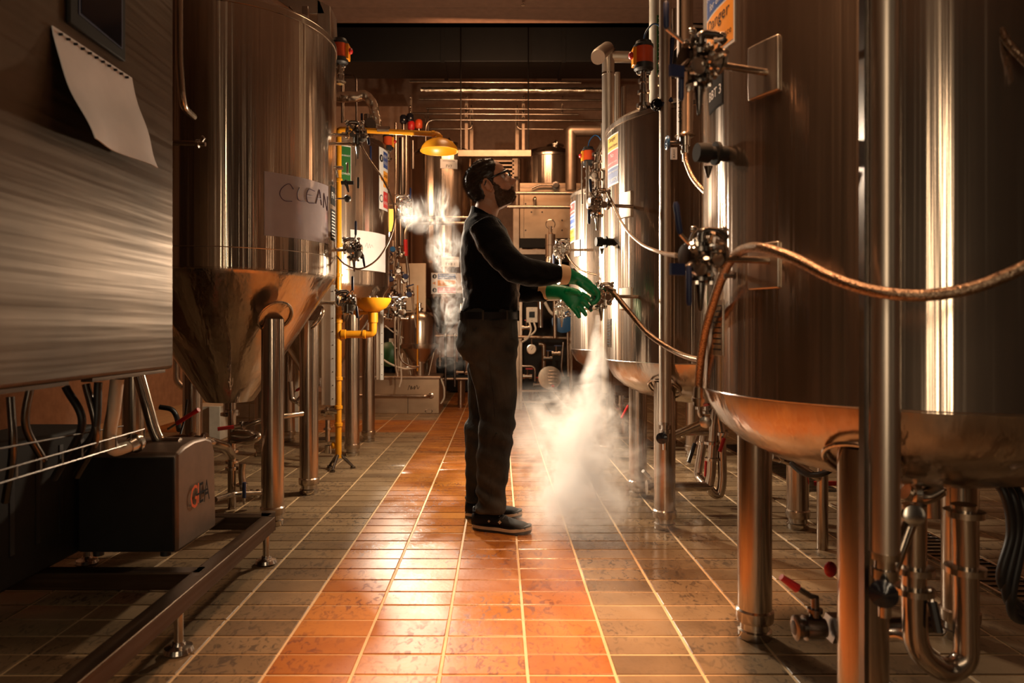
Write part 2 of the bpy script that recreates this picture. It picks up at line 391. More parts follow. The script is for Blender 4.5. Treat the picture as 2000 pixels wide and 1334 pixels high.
rest['terra'].obj('terracotta_tiles', 'terra', fl, kind='stuff'); rest['greyt'].obj('grey_tiles', 'greyt', fl, kind='stuff')
B().box((0, 12.05, 2.8), (8.4, 0.1, 5.7)).obj('wall_back', 'wall', kind='structure')
B().box((-4.15, 5.2, 2.8), (0.1, 14.6, 5.7)).obj('wall_left', 'wall', kind='structure')
B().box((4.15, 5.2, 2.8), (0.1, 14.6, 5.7)).obj('wall_right', 'wall', kind='structure')
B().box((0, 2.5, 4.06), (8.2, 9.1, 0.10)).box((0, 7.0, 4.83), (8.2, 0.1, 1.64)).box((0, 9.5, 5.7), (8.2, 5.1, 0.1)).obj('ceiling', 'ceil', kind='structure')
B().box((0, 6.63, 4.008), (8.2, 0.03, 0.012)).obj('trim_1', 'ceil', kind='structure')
b = B().box((-2.1, 11.4, 2.2), (1.4, 1.2, 4.4)); b.obj('wall_pier', 'wall', kind='structure')
# big dark duct runs and a lagged pipe across the high part of the hall
for (z, y, r, m_, lb) in ((4.55, 9.0, 0.30, 'duct', 'wide black duct crossing high under the rear ceiling'), (4.92, 8.6, 0.085, 'clad', 'tarnished lagged pipe lying along the black duct under the ceiling')):
    t = empty('duct' if m_ == 'duct' else 'lagged_pipe', lb, 'duct' if m_ == 'duct' else 'pipe', (0, y, z))
    bb = B()
    if m_ == 'duct': bb.box((0, 0, 0), (6.4, 0.6, 0.52))
    else: bb.cyl((-3.2, 0, 0), (3.2, 0, 0), r, n=20)
    bb.obj('pipe_run' if m_ != 'duct' else 'duct_run', m_, t, bevel=0.01 if m_ == 'duct' else 0)
    for x in (-2.2, -0.7, 0.8, 2.2):
        (B().box((x, 0, 0), (0.05, 0.63, 0.55)) if m_ == 'duct' else B().cyl((x-0.03, 0, 0), (x+0.03, 0, 0), r+0.008)).obj('joint_band', 'duct' if m_ == 'duct' else 'chrome', t)
    for x in (-1.5, 1.2): B().cyl((x, 0, 0.05), (x, 0, 5.65-z), 0.008).obj('hanger_rod', 'iron', t)
# sprinkler drops on the soffit
for i, (px, py, Y) in enumerate(((1022, 46, 6.4), (872, 2, 5.6))):
    p = P(px, py, Y); t = empty('sprinkler', ('small pendant sprinkler near the soffit edge' if i == 0 else 'small pendant sprinkler at the top of the picture above the shower arm'), 'sprinkler', (p.x, p.y, 4.01))
    B().stack((0, 0, 0), (0, 0, -1), [(0, .03), (.006, .03), (.008, .012), (.05, .012)]).obj('body', 'chrome', t)
    B().stack((0, 0, -.055), (0, 0, -1), [(0, .004), (.02, .004), (.021, .022), (.025, .022)]).obj('deflector', 'chrome', t)
# tiled low plinth wall seen under the left tanks
t = B().box((-2.2, 6.65, 0.55), (0.62, 0.08, 1.1)).obj('wall_stub', 'grout', kind='structure')
for i in range(4):
    for j in range(8): B().box((-2.2-0.31+0.155*(i+.5), 6.607, 0.1375*(j+.5)), (0.148, 0.01, 0.13)).obj('wall_tile', 'walltile', t)
# floor drain gratings along the right side
for k, (x0, y0, n_) in enumerate(((1.95, 2.2, 34), (1.95, 4.2, 40))):
    t = empty('floor_grating', ('long floor grating running behind the rear legs of the nearest right-hand tank' if k == 0 else 'floor grating running behind the legs of the middle right-hand tank'), 'grating', (x0, y0, 0.004))
    bb = B().box((-0.1, 0.85, 0), (0.012, 1.7, 0.01)).box((0.1, 0.85, 0), (0.012, 1.7, 0.01)); bb.obj('frame', 'chrome', t)
    for i in range(n_): B().box((0, 0.02+1.66*i/(n_-1), 0), (0.19, 0.008, 0.006)).obj('bar', 'grate', t)
# ================================================================ big steel vessels
RC = [(1.13, 1.92), (1.13, 3.80), (1.13, 5.68)]; RR = 0.548
LC = [(-1.48, 3.85), (-1.48, 5.75)]; LR = 0.57
def foot_leg(p, x, y, z1, r, zf=0.0):
    o = B().stack((x, y, zf+0.055), (0, 0, 1), [(0, r), (0.0, r+.004), (0.012, r+.006), (0.034, r+.006), (0.04, r), (z1-zf-.055, r)], 28).obj('leg', 'pipe', p)
    B().stack((x, y, zf), (0, 0, 1), [(0, r*.96), (.004, r*1.0), (.026, r*1.0), (.03, r*.86), (.056, r*.86)], 28).obj('foot', 'chrome', o)
    return o
def pad(p, c, r, th, z0, z1, w, name='port_plate'):
    return wrap(patch(-w/2, w/2, z0, z1, -0.002, 0.007), c, r, th).obj(name, 'clad', p, bevel=0.003)
def sign(p, c, r, th, x0, x1, z0, z1, bands, name='warning_sign', label=None, off=0.0015, size=None, backing='signw'):
    """bands: (z0, z1, material, [lines], ink) in fractions"""
    s = wrap(patch(x0, x1, z0, z1, off-.001, off), c, r, th).obj(name, backing, p, label)
    W = x1-x0; Hh = z1-z0
    for (a, b_, m_, lines, ink) in bands:
        wrap(patch(x0+W*.03, x1-W*.03, z0+Hh*a, z0+Hh*b_, off, off+.0006), c, r, th).obj('band', m_, s)
        for i, ln in enumerate(lines):
            zc = z0+Hh*(b_-(b_-a)*(i+.5)/len(lines)); b = B()
            hh = Hh*(b_-a)/len(lines)*0.62
            # letters read along the direction the viewer in the aisle sees
            vs, fs = textmesh(ln); xs = [q[0] for q in vs]; ys = [q[1] for q in vs]
            if not vs: continue
            sc = min(hh/0.72, W*.86/(max(xs)-min(xs)))
            cxm = (max(xs)+min(xs))/2; cym = (max(ys)+min(ys))/2
            b.add([((x0+x1)/2+(q[0]-cxm)*sc, off+.0012, zc+(q[1]-cym)*sc) for q in vs], fs)
            wrap(b, c, r, th).obj('lettering', ink, s)
    return s
# ---- right-hand bright beer tanks
def right_tank(k, c, label):
    t = empty('storage_tank', label, 'tank', (c[0], c[1], 0), 'round-bottomed steel tanks down the right side')
    prof = [(0, .575), (.1, .581), (.25, .603), (.37, .636), (.45, .675), (.505, .722), (.536, .775), (RR-.001, .812)]
    B().lathe(prof, n=96).obj('dished_bottom', 'tank', t)
    B().lathe([(RR-.004, .811), (RR+.001, .812), (RR, .818), (RR, 2.03), (RR-.002, 2.035), (RR-.004, 2.04)], n=96).obj('shell', 'tank', t)
    B().torus((0, 0, .815), RR-.0005, .0022, n=96, m=6).obj('weld_seam', 'chrome', t)
    B().lathe([(RR-.004, 2.032), (RR+.003, 2.036), (RR+.003, 2.058), (RR-.03, 2.085), (.42, 2.125), (.25, 2.165), (.001, 2.18)], n=96).obj('top_dome', 'pipe', t)
    B().stack((0, 0, .52), (0, 0, 1), [(0, .034), (.004, .042), (.016, .042), (.02, .03), (.08, .03)]).obj('outlet_ferrule', 'chrome', t)
    for (lx, ly) in ((-.315, -.35), (-.315, .315), (.34, -.35), (.34, .315)):
        l = foot_leg(t, lx, ly, .72, .052 if k else .0525)
        rr = math.hypot(lx, ly); nx, ny = lx/rr, ly/rr
        B().torus((lx+nx*.004, ly+ny*.004, .686), .080, .006, axis=(nx*.6, ny*.6, -.8), n=36).obj('weld_ring', 'tank', l)
    for (zc, hh) in ((1.135, .11), (1.61, .13)):
        pad(t, (0, 0), RR, on_tank((1492, 1222, 1128)[k], 500, c, RR)[0], zc-hh/2, zc+hh/2, .095)
    # small sampling boss
    th = math.radians(190); x, y = math.cos(th)*RR, math.sin(th)*RR
    b = B().stack((x*.985, y*.985, 1.44), (math.cos(th), math.sin(th), 0), [(0, .02), (.03, .02), (.031, .03), (.04, .03), (.041, .017), (.055, .017), (.056, .026), (.09, .024)])
    b.obj('thermometer_pocket', 'darkbox', t)
    B().stack((x*1.09, y*1.09, 1.405), (0, 0, -1), [(0, .012), (.03, .003)]).obj('drip_cone', 'iron', t)
    return t
rl = ['nearest big steel tank on the right, on stout legs, cropped by the picture edge', 'middle right-hand steel tank beside the gloved hands, its sign yellow on top', 'farthest steel tank on the right, brightly lit, behind the steam']
RT = [right_tank(i, c, rl[i]) for i, c in enumerate(RC)]
Z = lambda y, Y: H+(CY-y)/F*Y
# signs on the right tanks (children of the tanks, in tank space)
def loc_th(px, py, c, r): 
    th, z = on_tank(px, py, c, r); return th, z
th, _ = loc_th(1196, 300, RC[1], RR)
sign(RT[1], (0, 0), RR, th, -.075, .075, 1.735, 2.0, [(.70, .97, 'signy', ['Danger', 'Confined Space'], 'ink'), (.37, .67, 'signr', ['No', 'unauthorised entry'], 'signw'), (.03, .34, 'signb', ['Permit required', 'for entry'], 'signw')])
th, _ = loc_th(1117, 430, RC[2], RR)
sign(RT[2], (0, 0), RR, th, -.10, .10, 1.67, 1.99, [(.70, .97, 'signr', ['No', 'unauthorised entry'], 'signw'), (.37, .67, 'signb', ['Permit required', 'for entry'], 'signw'), (.03, .34, 'signy', ['Danger', 'Confined Space'], 'ink')])
th, _ = loc_th(1404, 30, RC[0], RR)
sign(RT[0], (0, 0), RR, th, -.10, .085, 1.715, 2.02, [(.67, .97, 'signr', ['No', 'unauthorised entry'], 'signw'), (.42, .65, 'signb', ['Permit required', 'for entry'], 'signw'), (.03, .40, 'signo', ['Danger', 'Confined Space'], 'ink')])
th, _ = loc_th(1397, 200, RC[0], RR)
sign(RT[0], (0, 0), RR, th, -.05, .05, 1.575, 1.665, [(.05, .95, 'ink', ['BBT 3'], 'signw')], 'name_plate', 'black plate lettered BBT 3', backing='ink')
# small data plates
for k, (px, py) in enumerate(((1402, 640), (1190, 650))):
    c = RC[k]; th, z = loc_th(px, py, c, RR)
    s = wrap(patch(-.035, .035, z-.075, z+.075, 0, .003), (0, 0), RR, th).obj('data_plate', 'chrome', RT[k], bevel=.001)
    b = B()
    for i in range(9): b.add(*(lambda q: (q.v, q.f))(patch(-.026, .026, z-.06+i*.0145, z-.056+i*.0145, .003, .0034, 4)))
    wrap(b, (0, 0), RR, th).obj('lettering', 'ink', s)
# ---- left-hand conical fermenters
def left_tank(k, c, z_top, label):
    t = empty('conical_tank', label, 'tank', (c[0], c[1], 0), 'cone-bottomed steel tanks down the left side')
    zc = 1.275 if k == 0 else 1.33; zb = zc+.095
    B().lathe([(.001, .585), (.125, .585), (.13, .592), (LR-.015, zc-.03), (LR-.003, zc-.012), (LR-.003, zc)], n=96).obj('cone', 'tank', t)
    B().lathe([(LR-.006, zc-.002), (LR, zc), (LR, zb), (LR-.003, zb+.001)], n=96).obj('skirt_band', 'tank', t)
    B().torus((0, 0, zb), LR-.0005, .0024, n=96, m=6).obj('weld_seam', 'chrome', t)
    B().lathe([(LR-.004, zb-.001), (LR, zb+.002), (LR, z_top-.03), (LR-.004, z_top-.028)], n=96).obj('shell', 'tank', t)
    B().lathe([(LR-.004, z_top-.03), (LR+.004, z_top-.028), (LR+.004, z_top), (LR-.02, z_top+.02), (.42, z_top+.06), (.2, z_top+.11), (.001, z_top+.12)], n=96).obj('top_dome', 'pipe', t)
    B().torus((0, 0, z_top), LR-.005, .007, n=96, m=8).obj('top_rim', 'pipe', t)
    for (lx, ly) in ((.345, -.34), (.345, .33), (-.35, -.34), (-.35, .33)):
        l = foot_leg(t, lx, ly, 1.03 if k == 0 else 1.1, .055)
        rr = math.hypot(lx, ly); nx, ny = lx/rr, ly/rr
        B().torus((lx+nx*.028, ly+ny*.028, zc-.235), .088, .0065, axis=(nx*.83, ny*.83, -.56), n=40, el=1.0).obj('weld_ring', 'tank', l)
        B().stack((lx+nx*.016, ly+ny*.016, zc-.228), (nx*.83, ny*.83, -.56), [(0, .086), (.006, .085), (.008, .058)], 36).obj('gusset_plate', 'tank', l)
    B().stack((0, 0, .50), (0, 0, 1), [(0, .03), (.005, .05), (.02, .05), (.024, .034), (.09, .034)]).obj('outlet_ferrule', 'chrome', t)
    b = B().stack((0.33, 0.0, z_top+.05), (0, 0, 1), [(0, .10), (.05, .10), (.055, .115), (.07, .115), (.075, .10), (.10, .02)], 32); b.obj('manway', 'pipe', t)
    return t
LT = [left_tank(0, LC[0], 2.56, 'near cone-bottomed tank on the left with a plastic-sleeved sheet marked CLEAN'),
      left_tank(1, LC[1], 2.46, 'far cone-bottomed tank on the left, behind the yellow pipe and bowl')]
# sheet of paper in a glossy plastic sleeve, marker writing
def sheet(c, r, px0, px1, py0, py1, mat, name, label, parent_group=None, txt=None):
    th0, z0 = on_tank(px0, (py0+py1)/2, c, r); th1, z1 = on_tank(px1, (py0+py1)/2, c, r)
    th = (th0+th1)/2; w_ = abs(th1-th0)*r; _, zt = on_tank((px0+px1)/2, py0, c, r); _, zb = on_tank((px0+px1)/2, py1, c, r)
    t = empty(name, label, 'paper', (c[0], c[1], 0), parent_group)
    wrap(patch(-w_/2, w_/2, zb, zt, .002, .0035, 24), (0, 0), r, th).obj('sheet', mat, t)
    return t, th, w_, zb, zt
t, th, w_, zb, zt = sheet(LC[0], LR, 516, 640, 345, 466, 'sleeve', 'paper_sheet', 'glossy sleeved sheet handwritten CLEAN on the near left tank')
b = B()
def stroke(b, pts, x0, z0, s, r=.0023, y=.0045):
    q = spline([(x0+p[0]*s, y, z0+p[1]*s) for p in pts], 5); return b.tube(q, r, n=5)
zt_ = zt-.045; s_ = .085
stroke(b, [(.9, .75), (.6, 1.02), (.15, .7), (.02, .3), (.3, 0), (.8, .02)], -w_/2+.075, zt_-.085, s_)
stroke(b, [(.15, .8), (.0, .4), (.1, .05), (.55, .03)], -w_/2+.175, zt_-.075, s_)
stroke(b, [(.7, .8), (.2, .82), (.0, .4), (.15, .02), (.7, .05)], -w_/2+.235, zt_-.075, s_); stroke(b, [(.02, .42), (.5, .48)], -w_/2+.235, zt_-.075, s_)
stroke(b, [(.0, .0), (.2, .5), (.35, .9), (.5, .4), (.6, 0)], -w_/2+.305, zt_-.07, s_); stroke(b, [(.1, .35), (.5, .38)], -w_/2+.305, zt_-.07, s_)
stroke(b, [(.0, .0), (.05, .9)], -w_/2+.375, zt_-.08, s_); stroke(b, [(.05, .9), (.45, -.1), (.5, .8)], -w_/2+.375, zt_-.08, s_)
wrap(b, (0, 0), LR, th).obj('handwriting', 'inkpen', t)
t, th, w2, zb, zt = sheet(LC[1], LR, 684, 752, 452, 528, 'paper', 'paper_sheet', 'pale blank-looking sheet taped to the far left tank behind a valve')
b = B(); stroke(b, [(0, .2), (.3, .8), (.5, 0), (.8, .7), (1, .1), (1.3, .6), (1.6, .2)], -.07, (zb+zt)/2+.02, .05, .0009); wrap(b, (0, 0), LR, th).obj('handwriting', 'inkpen', t)
# stickers on the left tanks
th, z = on_tank(749, 345, LC[1], LR)
sg = sign(LT[1], (0, 0), LR, th, -.075, .105, 1.93, 2.42, [])
for i, (zc, m_, ln, ik) in enumerate(((2.335, 'signb', ['WEAR EYE', 'PROTECTION'], 'signw'), (2.18, 'signo', ['DANGER', 'CONFINED'], 'ink'), (2.015, 'signr', ['NO', 'ENTRY'], 'signw'))):
    wrap(patch(-.005, .100, zc-.065, zc+.065, .0015, .002), (0, 0), LR, th).obj('band', m_, sg)
    for j, s_ in enumerate(ln): b = B(); text(b, s_, .03, (.047, .0026, zc+.028-.052*j), (1, 0, 0), (0, 0, 1), w=.085 if len(s_) > 4 else .04, h=.026); wrap(b, (0, 0), LR, th).obj('lettering', ik, sg)
    b = B().stack((-.04, .0016, zc), (0, 1, 0), [(0, .030), (.001, .030)], 3 if i == 1 else 24); wrap(b, (0, 0), LR, th).obj('pictogram', 'signo' if i == 1 else 'ink', sg)
    b = B().box((-.04, .0036, zc), (.010, .001, .030)) if i < 2 else B().stack((-.04, .003, zc), (0, 1, 0), [(0, .022), (.001, .022)], 20); wrap(b, (0, 0), LR, th).obj('pictogram_mark', 'ink' if i == 1 else 'signw', sg)
th, z = on_tank(651, 385, LC[0], LR)
sign(LT[0], (0, 0), LR, th, -.045, .045, z-.045, z+.055, [(.05, .95, 'ink', ['FV 1'], 'signw')], 'name_plate', 'black plate with white lettering', backing='ink')
b = B(); s = wrap(patch(-.045, .045, z-.24, z-.07, 0, .002), (0, 0), LR, th).obj('data_plate', 'ink', LT[0])
for i in range(9): b.add(*(lambda q: (q.v, q.f))(patch(-.035, .03, z-.225+i*.017, z-.219+i*.017, .002, .0026, 4)))
wrap(b, (0, 0), LR, th).obj('lettering', 'signw', s)
th, z = on_tank(671, 325, LC[1], LR)
sg = sign(LT[1], (0, 0), LR, th, -.05, .06, z-.13, z+.16, [(.03, .97, 'signg', ['EMERGENCY', 'SHOWER'], 'signw')], 'safety_sign', 'green and white safety sign behind the yellow pipe')

# ---- valve clusters -------------------------------------------------------------------------
def grip(b0, b1, p, mat, w=.007, flat=None):
    a = Vector(b0); c = Vector(b1)
    return (B().tube([a, a+(c-a)*.1, a+(c-a)*.9, c], [w*.7, w, w, w*.6], n=10) if not flat else B().box((a+c)/2, flat)).obj('grip', mat, p)
def sample_valve(pos, label, levers, s=1.0, mat='iron', reach=.12, side=1, nozzle=True, group='sampling valve clusters on the tanks', tilt=0.0):
    """side=+1: the tank is on the +x side"""
    t = empty('sample_valve', label, 'valve', pos, group); t.rotation_euler.z = tilt
    X = lambda *a: tuple(q*s for q in a); g = side
    b = B().stack(X(0, 0, -.062), (0, 0, 1), [(0, .012*s), (.004*s, .03*s), (.012*s, .03*s), (.013*s, .019*s), (.07*s, .019*s), (.071*s, .029*s), (.081*s, .029*s), (.082*s, .021*s), (.10*s, .017*s), (.108*s, .006*s)])
    b.obj('body', mat, t)
    b = B()
    for a in range(4):
        x, y = .024*math.cos(a*math.pi/2+.6), .024*math.sin(a*math.pi/2+.6)
        b.cyl(X(x, y, -.062), X(x, y, .032), .0032*s, n=8)
    b.obj('tie_rods', 'chrome', t)
    for a in range(4):
        x, y = .024*math.cos(a*math.pi/2+.6), .024*math.sin(a*math.pi/2+.6)
        B().stack(X(x, y, .020), (0, 0, 1), [(0, .006*s), (.01*s, .006*s), (.011*s, .003*s), (.016*s, .003*s)], 6).obj('nut', 'chrome', t)
        B().stack(X(x, y, -.066), (0, 0, 1), [(0, .006*s), (.008*s, .006*s)], 6).obj('nut', 'chrome', t)
    # horizontal body to the tank, clamps with wing nuts
    B().stack(X(-.045*g, 0, 0), (g, 0, 0), [(0, .012*s), (.002*s, .026*s), (.010*s, .026*s), (.011*s, .017*s), (.03*s, .017*s), (.031*s, .022*s), (.06*s, .022*s), (.061*s, .014*s), (.085*s, .014*s)]).obj('cross_body', mat, t)
    for (x, r_) in ((.052, .031), (-.030, .028)):
        c_ = B().stack(X(x*g-.006, 0, .004), (1, 0, 0), [(0, r_*.8*s), (.002*s, r_*s), (.010*s, r_*s), (.012*s, r_*.8*s)]).obj('clamp', 'chrome', t)
        B().cyl(X(x*g, .0, r_), X(x*g+.004*g, -.012, r_+.028), .0035*s, n=8).obj('clamp_screw', 'chrome', c_)
        B().ball(X(x*g+.004*g, -.013, r_+.030), (.011*s, .005*s, .008*s), 10, 6).obj('wing_nut', 'chrome', c_)
    vr = random.Random(int(abs(pos[0]*977+pos[2]*613))) if not isinstance(pos, Vector) else random.Random(int(abs(pos.x*977+pos.z*613)))
    for a in range(12):
        c_ = Vector(X(vr.uniform(-.045, .05), vr.uniform(-.035, -.012), vr.uniform(-.05, .05))); d_ = Vector((vr.uniform(-1, 1), vr.uniform(-1, -.2), vr.uniform(-.8, .8)))
        B().stack(c_, d_, [(0, .0075*s), (.007*s, .0075*s), (.0075*s, .0045*s), (.02*s, .0045*s), (.0205*s, .008*s), (.026*s, .006*s)], 8).obj('bolt', 'chrome' if a % 3 else mat, t)
    # elbow over the top
    B().tube([X(-.005*g, -.012, .03), X(-.005*g, -.012, .055), X(.035*g, -.02, .055), X(.055*g, -.02, .04)], .010*s, n=10, fil=.015*s).obj('elbow', mat, t)
    B().stack(X(-.03*g, -.02, -.03), (0, -1, 0), [(0, .014*s), (.012*s, .014*s), (.013*s, .019*s), (.020*s, .019*s), (.021*s, .009*s)]).obj('side_port', 'chrome', t)
    B().stack(X(.02*g, -.022, -.01), (0, -1, 0), [(0, .012*s), (.010*s, .012*s), (.011*s, .016*s), (.016*s, .016*s)]).obj('side_port', 'chrome', t)
    B().tube([X(.05*g, 0, 0), X(.07*g, 0, -.004), X(reach*g, 0, -.004)], .0085*s, n=12, fil=.02*s).obj('inlet_pipe', 'pipe', t)
    if nozzle: B().stack(X(0, 0, -.060), (0, 0, -1), [(0, .011*s), (.012*s, .011*s), (.03*s, .008*s), (.062*s, .0045*s), (.066*s, .002*s)]).obj('nozzle', mat, t)
    for (p0, p1, p2, m_, *fl_) in levers:
        a = B().tube([X(*p0), X(*p1)], .0042*s, n=8).obj('lever', 'chrome', t)
        grip(X(*p1), X(*p2), a, m_, .0068*s, fl_[0] if fl_ else None)
    return t
std = [((-.035, -.02, .015), (-.068, -.02, .045), (-.080, -.02, .115), 'blue'), ((-.03, -.03, -.012), (-.055, -.034, -.028), (-.055, -.035, -.115), 'blue'),
       ((-.03, -.02, -.012), (-.065, -.03, -.032), (-.100, -.03, -.038), 'blue', (.036, .008, .026))]
s1 = P(1368, 500, 1.60); sample_valve(s1, 'dark valve cluster with three blue-gripped levers on the nearest right tank, at hose height', std, 1.0, reach=.19, tilt=.35)
s2 = P(1365, 118, 1.60); sample_valve(s2, 'dark valve cluster with blue grips high on the nearest right tank, under the orange sign',
    [((-.03, -.02, .0), (-.06, -.02, -.03), (-.062, -.02, -.105), 'blue'), ((-.045, -.02, .02), (-.10, -.02, .05), (-.10, -.02, .11), 'blue'), ((-.03, -.03, -.03), (-.06, -.03, -.04), (-.10, -.03, -.05), 'blue', (.036, .008, .026))], 1.0, reach=.19, tilt=.35)
s3 = P(1174, 577, 3.42); sample_valve(s3, 'bright valve gripped by the green gloves, steam jetting from its nozzle',
    [((-.02, -.02, .0), (-.045, -.025, -.02), (-.075, -.03, -.075), 'black')], 1.0, mat='chrome', reach=.20, tilt=.3)
s4 = P(1166, 398, 3.45); sample_valve(s4, 'valve cluster on the middle right tank beside its tall sign', [((-.02, -.02, .03), (-.04, -.02, .05), (-.045, -.02, .11), 'blue'), ((-.03, -.02, -.02), (-.05, -.02, -.03), (-.05, -.02, -.10), 'blue')], 1.05, mat='chrome', reach=.20, tilt=.3)
s5 = P(1094, 487, 5.30); sample_valve(s5, 'upper valve cluster on the farthest right tank, above the steam', [((-.02, -.02, -.02), (-.045, -.02, -.03), (-.045, -.02, -.12), 'blue')], 1.15, mat='chrome', reach=.22)
s6 = P(1097, 602, 5.30); sample_valve(s6, 'lower valve cluster on the farthest right tank below the lower glove', [((-.02, -.02, .02), (.02, -.02, .03), (.09, -.02, .045), 'chrome')], 1.15, mat='chrome', reach=.22)
lv = [((.0, -.02, .035), (.012, -.02, .075), (.012, -.02, .155), 'blue'), ((.03, -.02, .0), (.05, -.02, -.03), (.062, -.02, -.10), 'blue')]
s7 = P(692, 487, 3.90); sample_valve(s7, 'dark valve cluster on the near left tank, in front of the pale sheet', lv, 1.0, reach=.13, side=-1)
s8 = P(699, 262, 3.90); sample_valve(s8, 'topmost dark valve cluster on the near left tank, in front of the yellow arm', [((.03, -.02, .0), (.055, -.02, -.02), (.06, -.02, -.06), 'blue')], 1.1, reach=.14, side=-1)
s9 = P(679, 590, 3.88); sample_valve(s9, 'dark valve cluster on the cone of the near left tank, left of the yellow bowl', [((.0, -.02, .03), (.03, -.02, .06), (.03, -.02, .135), 'blue'), ((.03, -.02, .0), (.05, -.02, -.02), (.056, -.02, -.085), 'blue')], 1.05, reach=.14, side=-1, nozzle=False)
for (px, py, lb) in ((690, 500, 'blue cap'), (689, 606, 'blue cap')):
    p = P(px+18, py-8, 3.87); 
s10 = P(790, 398, 5.75); sample_valve(s10, 'bright valve cluster on the far left tank above the amber lamp', [((.03, -.02, .0), (.045, -.02, .03), (.045, -.02, .11), 'blue'), ((.02, -.02, -.02), (.03, -.02, -.04), (.035, -.02, -.09), 'chrome')], 1.15, mat='chrome', reach=.14, side=-1)
s11 = P(779, 600, 5.7); sample_valve(s11, 'valve cluster low on the far left tank, right of the yellow bowl', [((.0, -.02, .03), (.01, -.02, .05), (.06, -.02, .06), 'chrome')], 1.3, mat='iron', reach=.14, side=-1, nozzle=False)
# second link pipes of the left clusters
for (p, q, lb) in (((657, 403-0, 3.93), (700, 403, 3.9), None),): pass
for (y0, lb) in ((281, 'short steel stub pipe under the topmost valve of the near left tank'), (487, 'short steel stub pipe beside the sheet-side valve of the near left tank')):
    b = B().tube([P(652, y0, 3.93), P(690, y0, 3.9)], .009, n=12); o = b.obj('stub_pipe', 'pipe'); tag(o, lb, 'pipe')
# sample cocks at the near left tank's edge
for (px, py, lb) in ((663, 328, 'small chrome cock on the near left tank, upper of two near the green sign'), (684, 357, 'small black-handled cock on the near left tank above the black knob')):
    p = P(px, py, 3.95); t = empty('sample_cock', lb, 'valve', p)
    B().stack((-.05, 0, 0), (1, 0, 0), [(0, .011), (.02, .011), (.021, .018), (.03, .018), (.031, .011), (.07, .011)]).obj('body', 'chrome' if py < 340 else 'black', t)
    B().box((.045, 0, 0), (.012, .012, .062)).obj('handle', 'chrome' if py < 340 else 'black', t, bevel=.003)
    B().stack((-.02, 0, -.01), (.25, 0, -1), [(0, .009), (.03, .007), (.045, .004)]).obj('spout', 'chrome' if py < 340 else 'black', t)
p = P(677, 388, 3.95); t = empty('knob', 'round black ball knob on a short stem right of the near left tank', 'knob', p)
B().cyl((-.06, 0, 0), (0, 0, 0), .005, n=10).obj('stem', 'chrome', t); B().ball((.005, 0, 0), .021).obj('ball', 'black', t)
# ---- control heads (orange-red) on chrome stacks
def control_head(pos, zb, label, s=1.0, side=-1, face='orange', cable=True):
    t = empty('orange_actuator', label, 'valve actuator', pos, 'orange-red control heads')
    B().stack((0, 0, -.038*s), (0, 0, 1), [(0, .044*s), (.076*s, .044*s)], 28).obj('housing', face, t)
    B().stack((0, 0, .038*s), (0, 0, 1), [(0, .046*s), (.012*s, .046*s), (.016*s, .040*s), (.03*s, .036*s), (.034*s, .02*s)], 28).obj('cap', 'black', t)
    B().stack((0, 0, -.038*s), (0, 0, -1), [(0, .046*s), (.024*s, .045*s), (.03*s, .036*s), (.034*s, .03*s)], 28).obj('collar', 'black', t)
    B().box((.044*side*s, 0, -.005*s), (.018*s, .05*s, .085*s)).obj('side_cover', 'amber', t, bevel=.004)
    B().ball((.060*side*s, -.008, .0), (.013*s, .018*s, .018*s), 14, 8).obj('button', 'red', t)
    B().tube([(-.03*s, .0, -.065*s), (-.03*s, 0, -.085*s), (.03*s, 0, -.085*s), (.03*s, 0, -.065*s)], .005*s, n=8, fil=.01).obj('guard', 'chrome', t)
    d = zb-pos[2]
    st = [(-.072, .014), (-.105, .014), (-.107, .024), (-.125, .024), (-.127, .017), (-.16, .017), (-.162, .028), (-.176, .028), (-.178, .018)]
    st = [(-a*s, r*s) for a, r in st if -a*s < -d-.05]+[(-d-.03, .018*s), (-d-.028, .034*s), (-d-.012, .034*s), (-d-.01, .02*s), (-d, .02*s)]
    B().stack((0, 0, 0), (0, 0, -1), st, 20).obj('stack', 'chrome', t)
    if cable: B().tube(spline([(0, 0, .07*s), (.012, .0, .12), (.05, 0, .16), (.09, .01, .14), (.12, .02, .06), (.13, .02, -.02)]), .004, n=8).obj('cable', 'bluepipe', t)
    return t
control_head(P(1257, 110, 3.45), 2.06, 'large orange-red control head above the middle right tank, the nearer one', 1.05)
control_head(P(1149, 305, 5.35), 2.0, 'small orange-red control head above the farthest right tank, left of the tall pipe')
control_head(P(664, 101, 4.35), 2.5, 'dark red control head on top of the near left tank', 1.12, side=1, cable=False)
control_head(P(758, 277, 5.75), 2.35, 'red and chrome control head hanging beside the yellow shower arm', .95, side=1, cable=False)
# elbows and sanitary fittings on the middle right tank top
t = empty('fitting_stack', 'chrome elbow and clamp stack with blue lever standing on the middle right tank', 'pipe fitting', P(1297, 190, 3.35))
b = B().tube([(-.0, 0, -.1), (-.0, 0, .20), (.055, 0, .25), (.055, 0, .42)], .017, n=14, fil=.05); b.obj('riser', 'pipe', t)
for z_ in (-.06, .0, .055, .10, .16): B().stack((0, 0, z_), (0, 0, 1), [(0, .02), (.002, .03), (.014, .03), (.016, .02)]).obj('clamp', 'chrome', t)
l = B().tube([(.01, -.03, .12), (.05, -.03, .08)], .006, n=8).obj('lever', 'chrome', t); B().tube([(.02, -.03, .12), (.035, -.03, .27)], .010, n=10).obj('grip', 'blue', l)
B().stack((-.04, -.02, -.045), (0, -1, 0), [(0, .03), (.01, .03), (.012, .024), (.03, .02)]).obj('handwheel', 'gloss', t)
B().tube([(-.03, -.03, -.05), (.03, -.03, -.02)], .012, n=10).obj('blue_lever', 'blue', t)
t = empty('fitting_stack', 'chrome elbow and clamp stack standing on the farthest right tank, beside its sign', 'pipe fitting', P(1166, 320, 5.2))
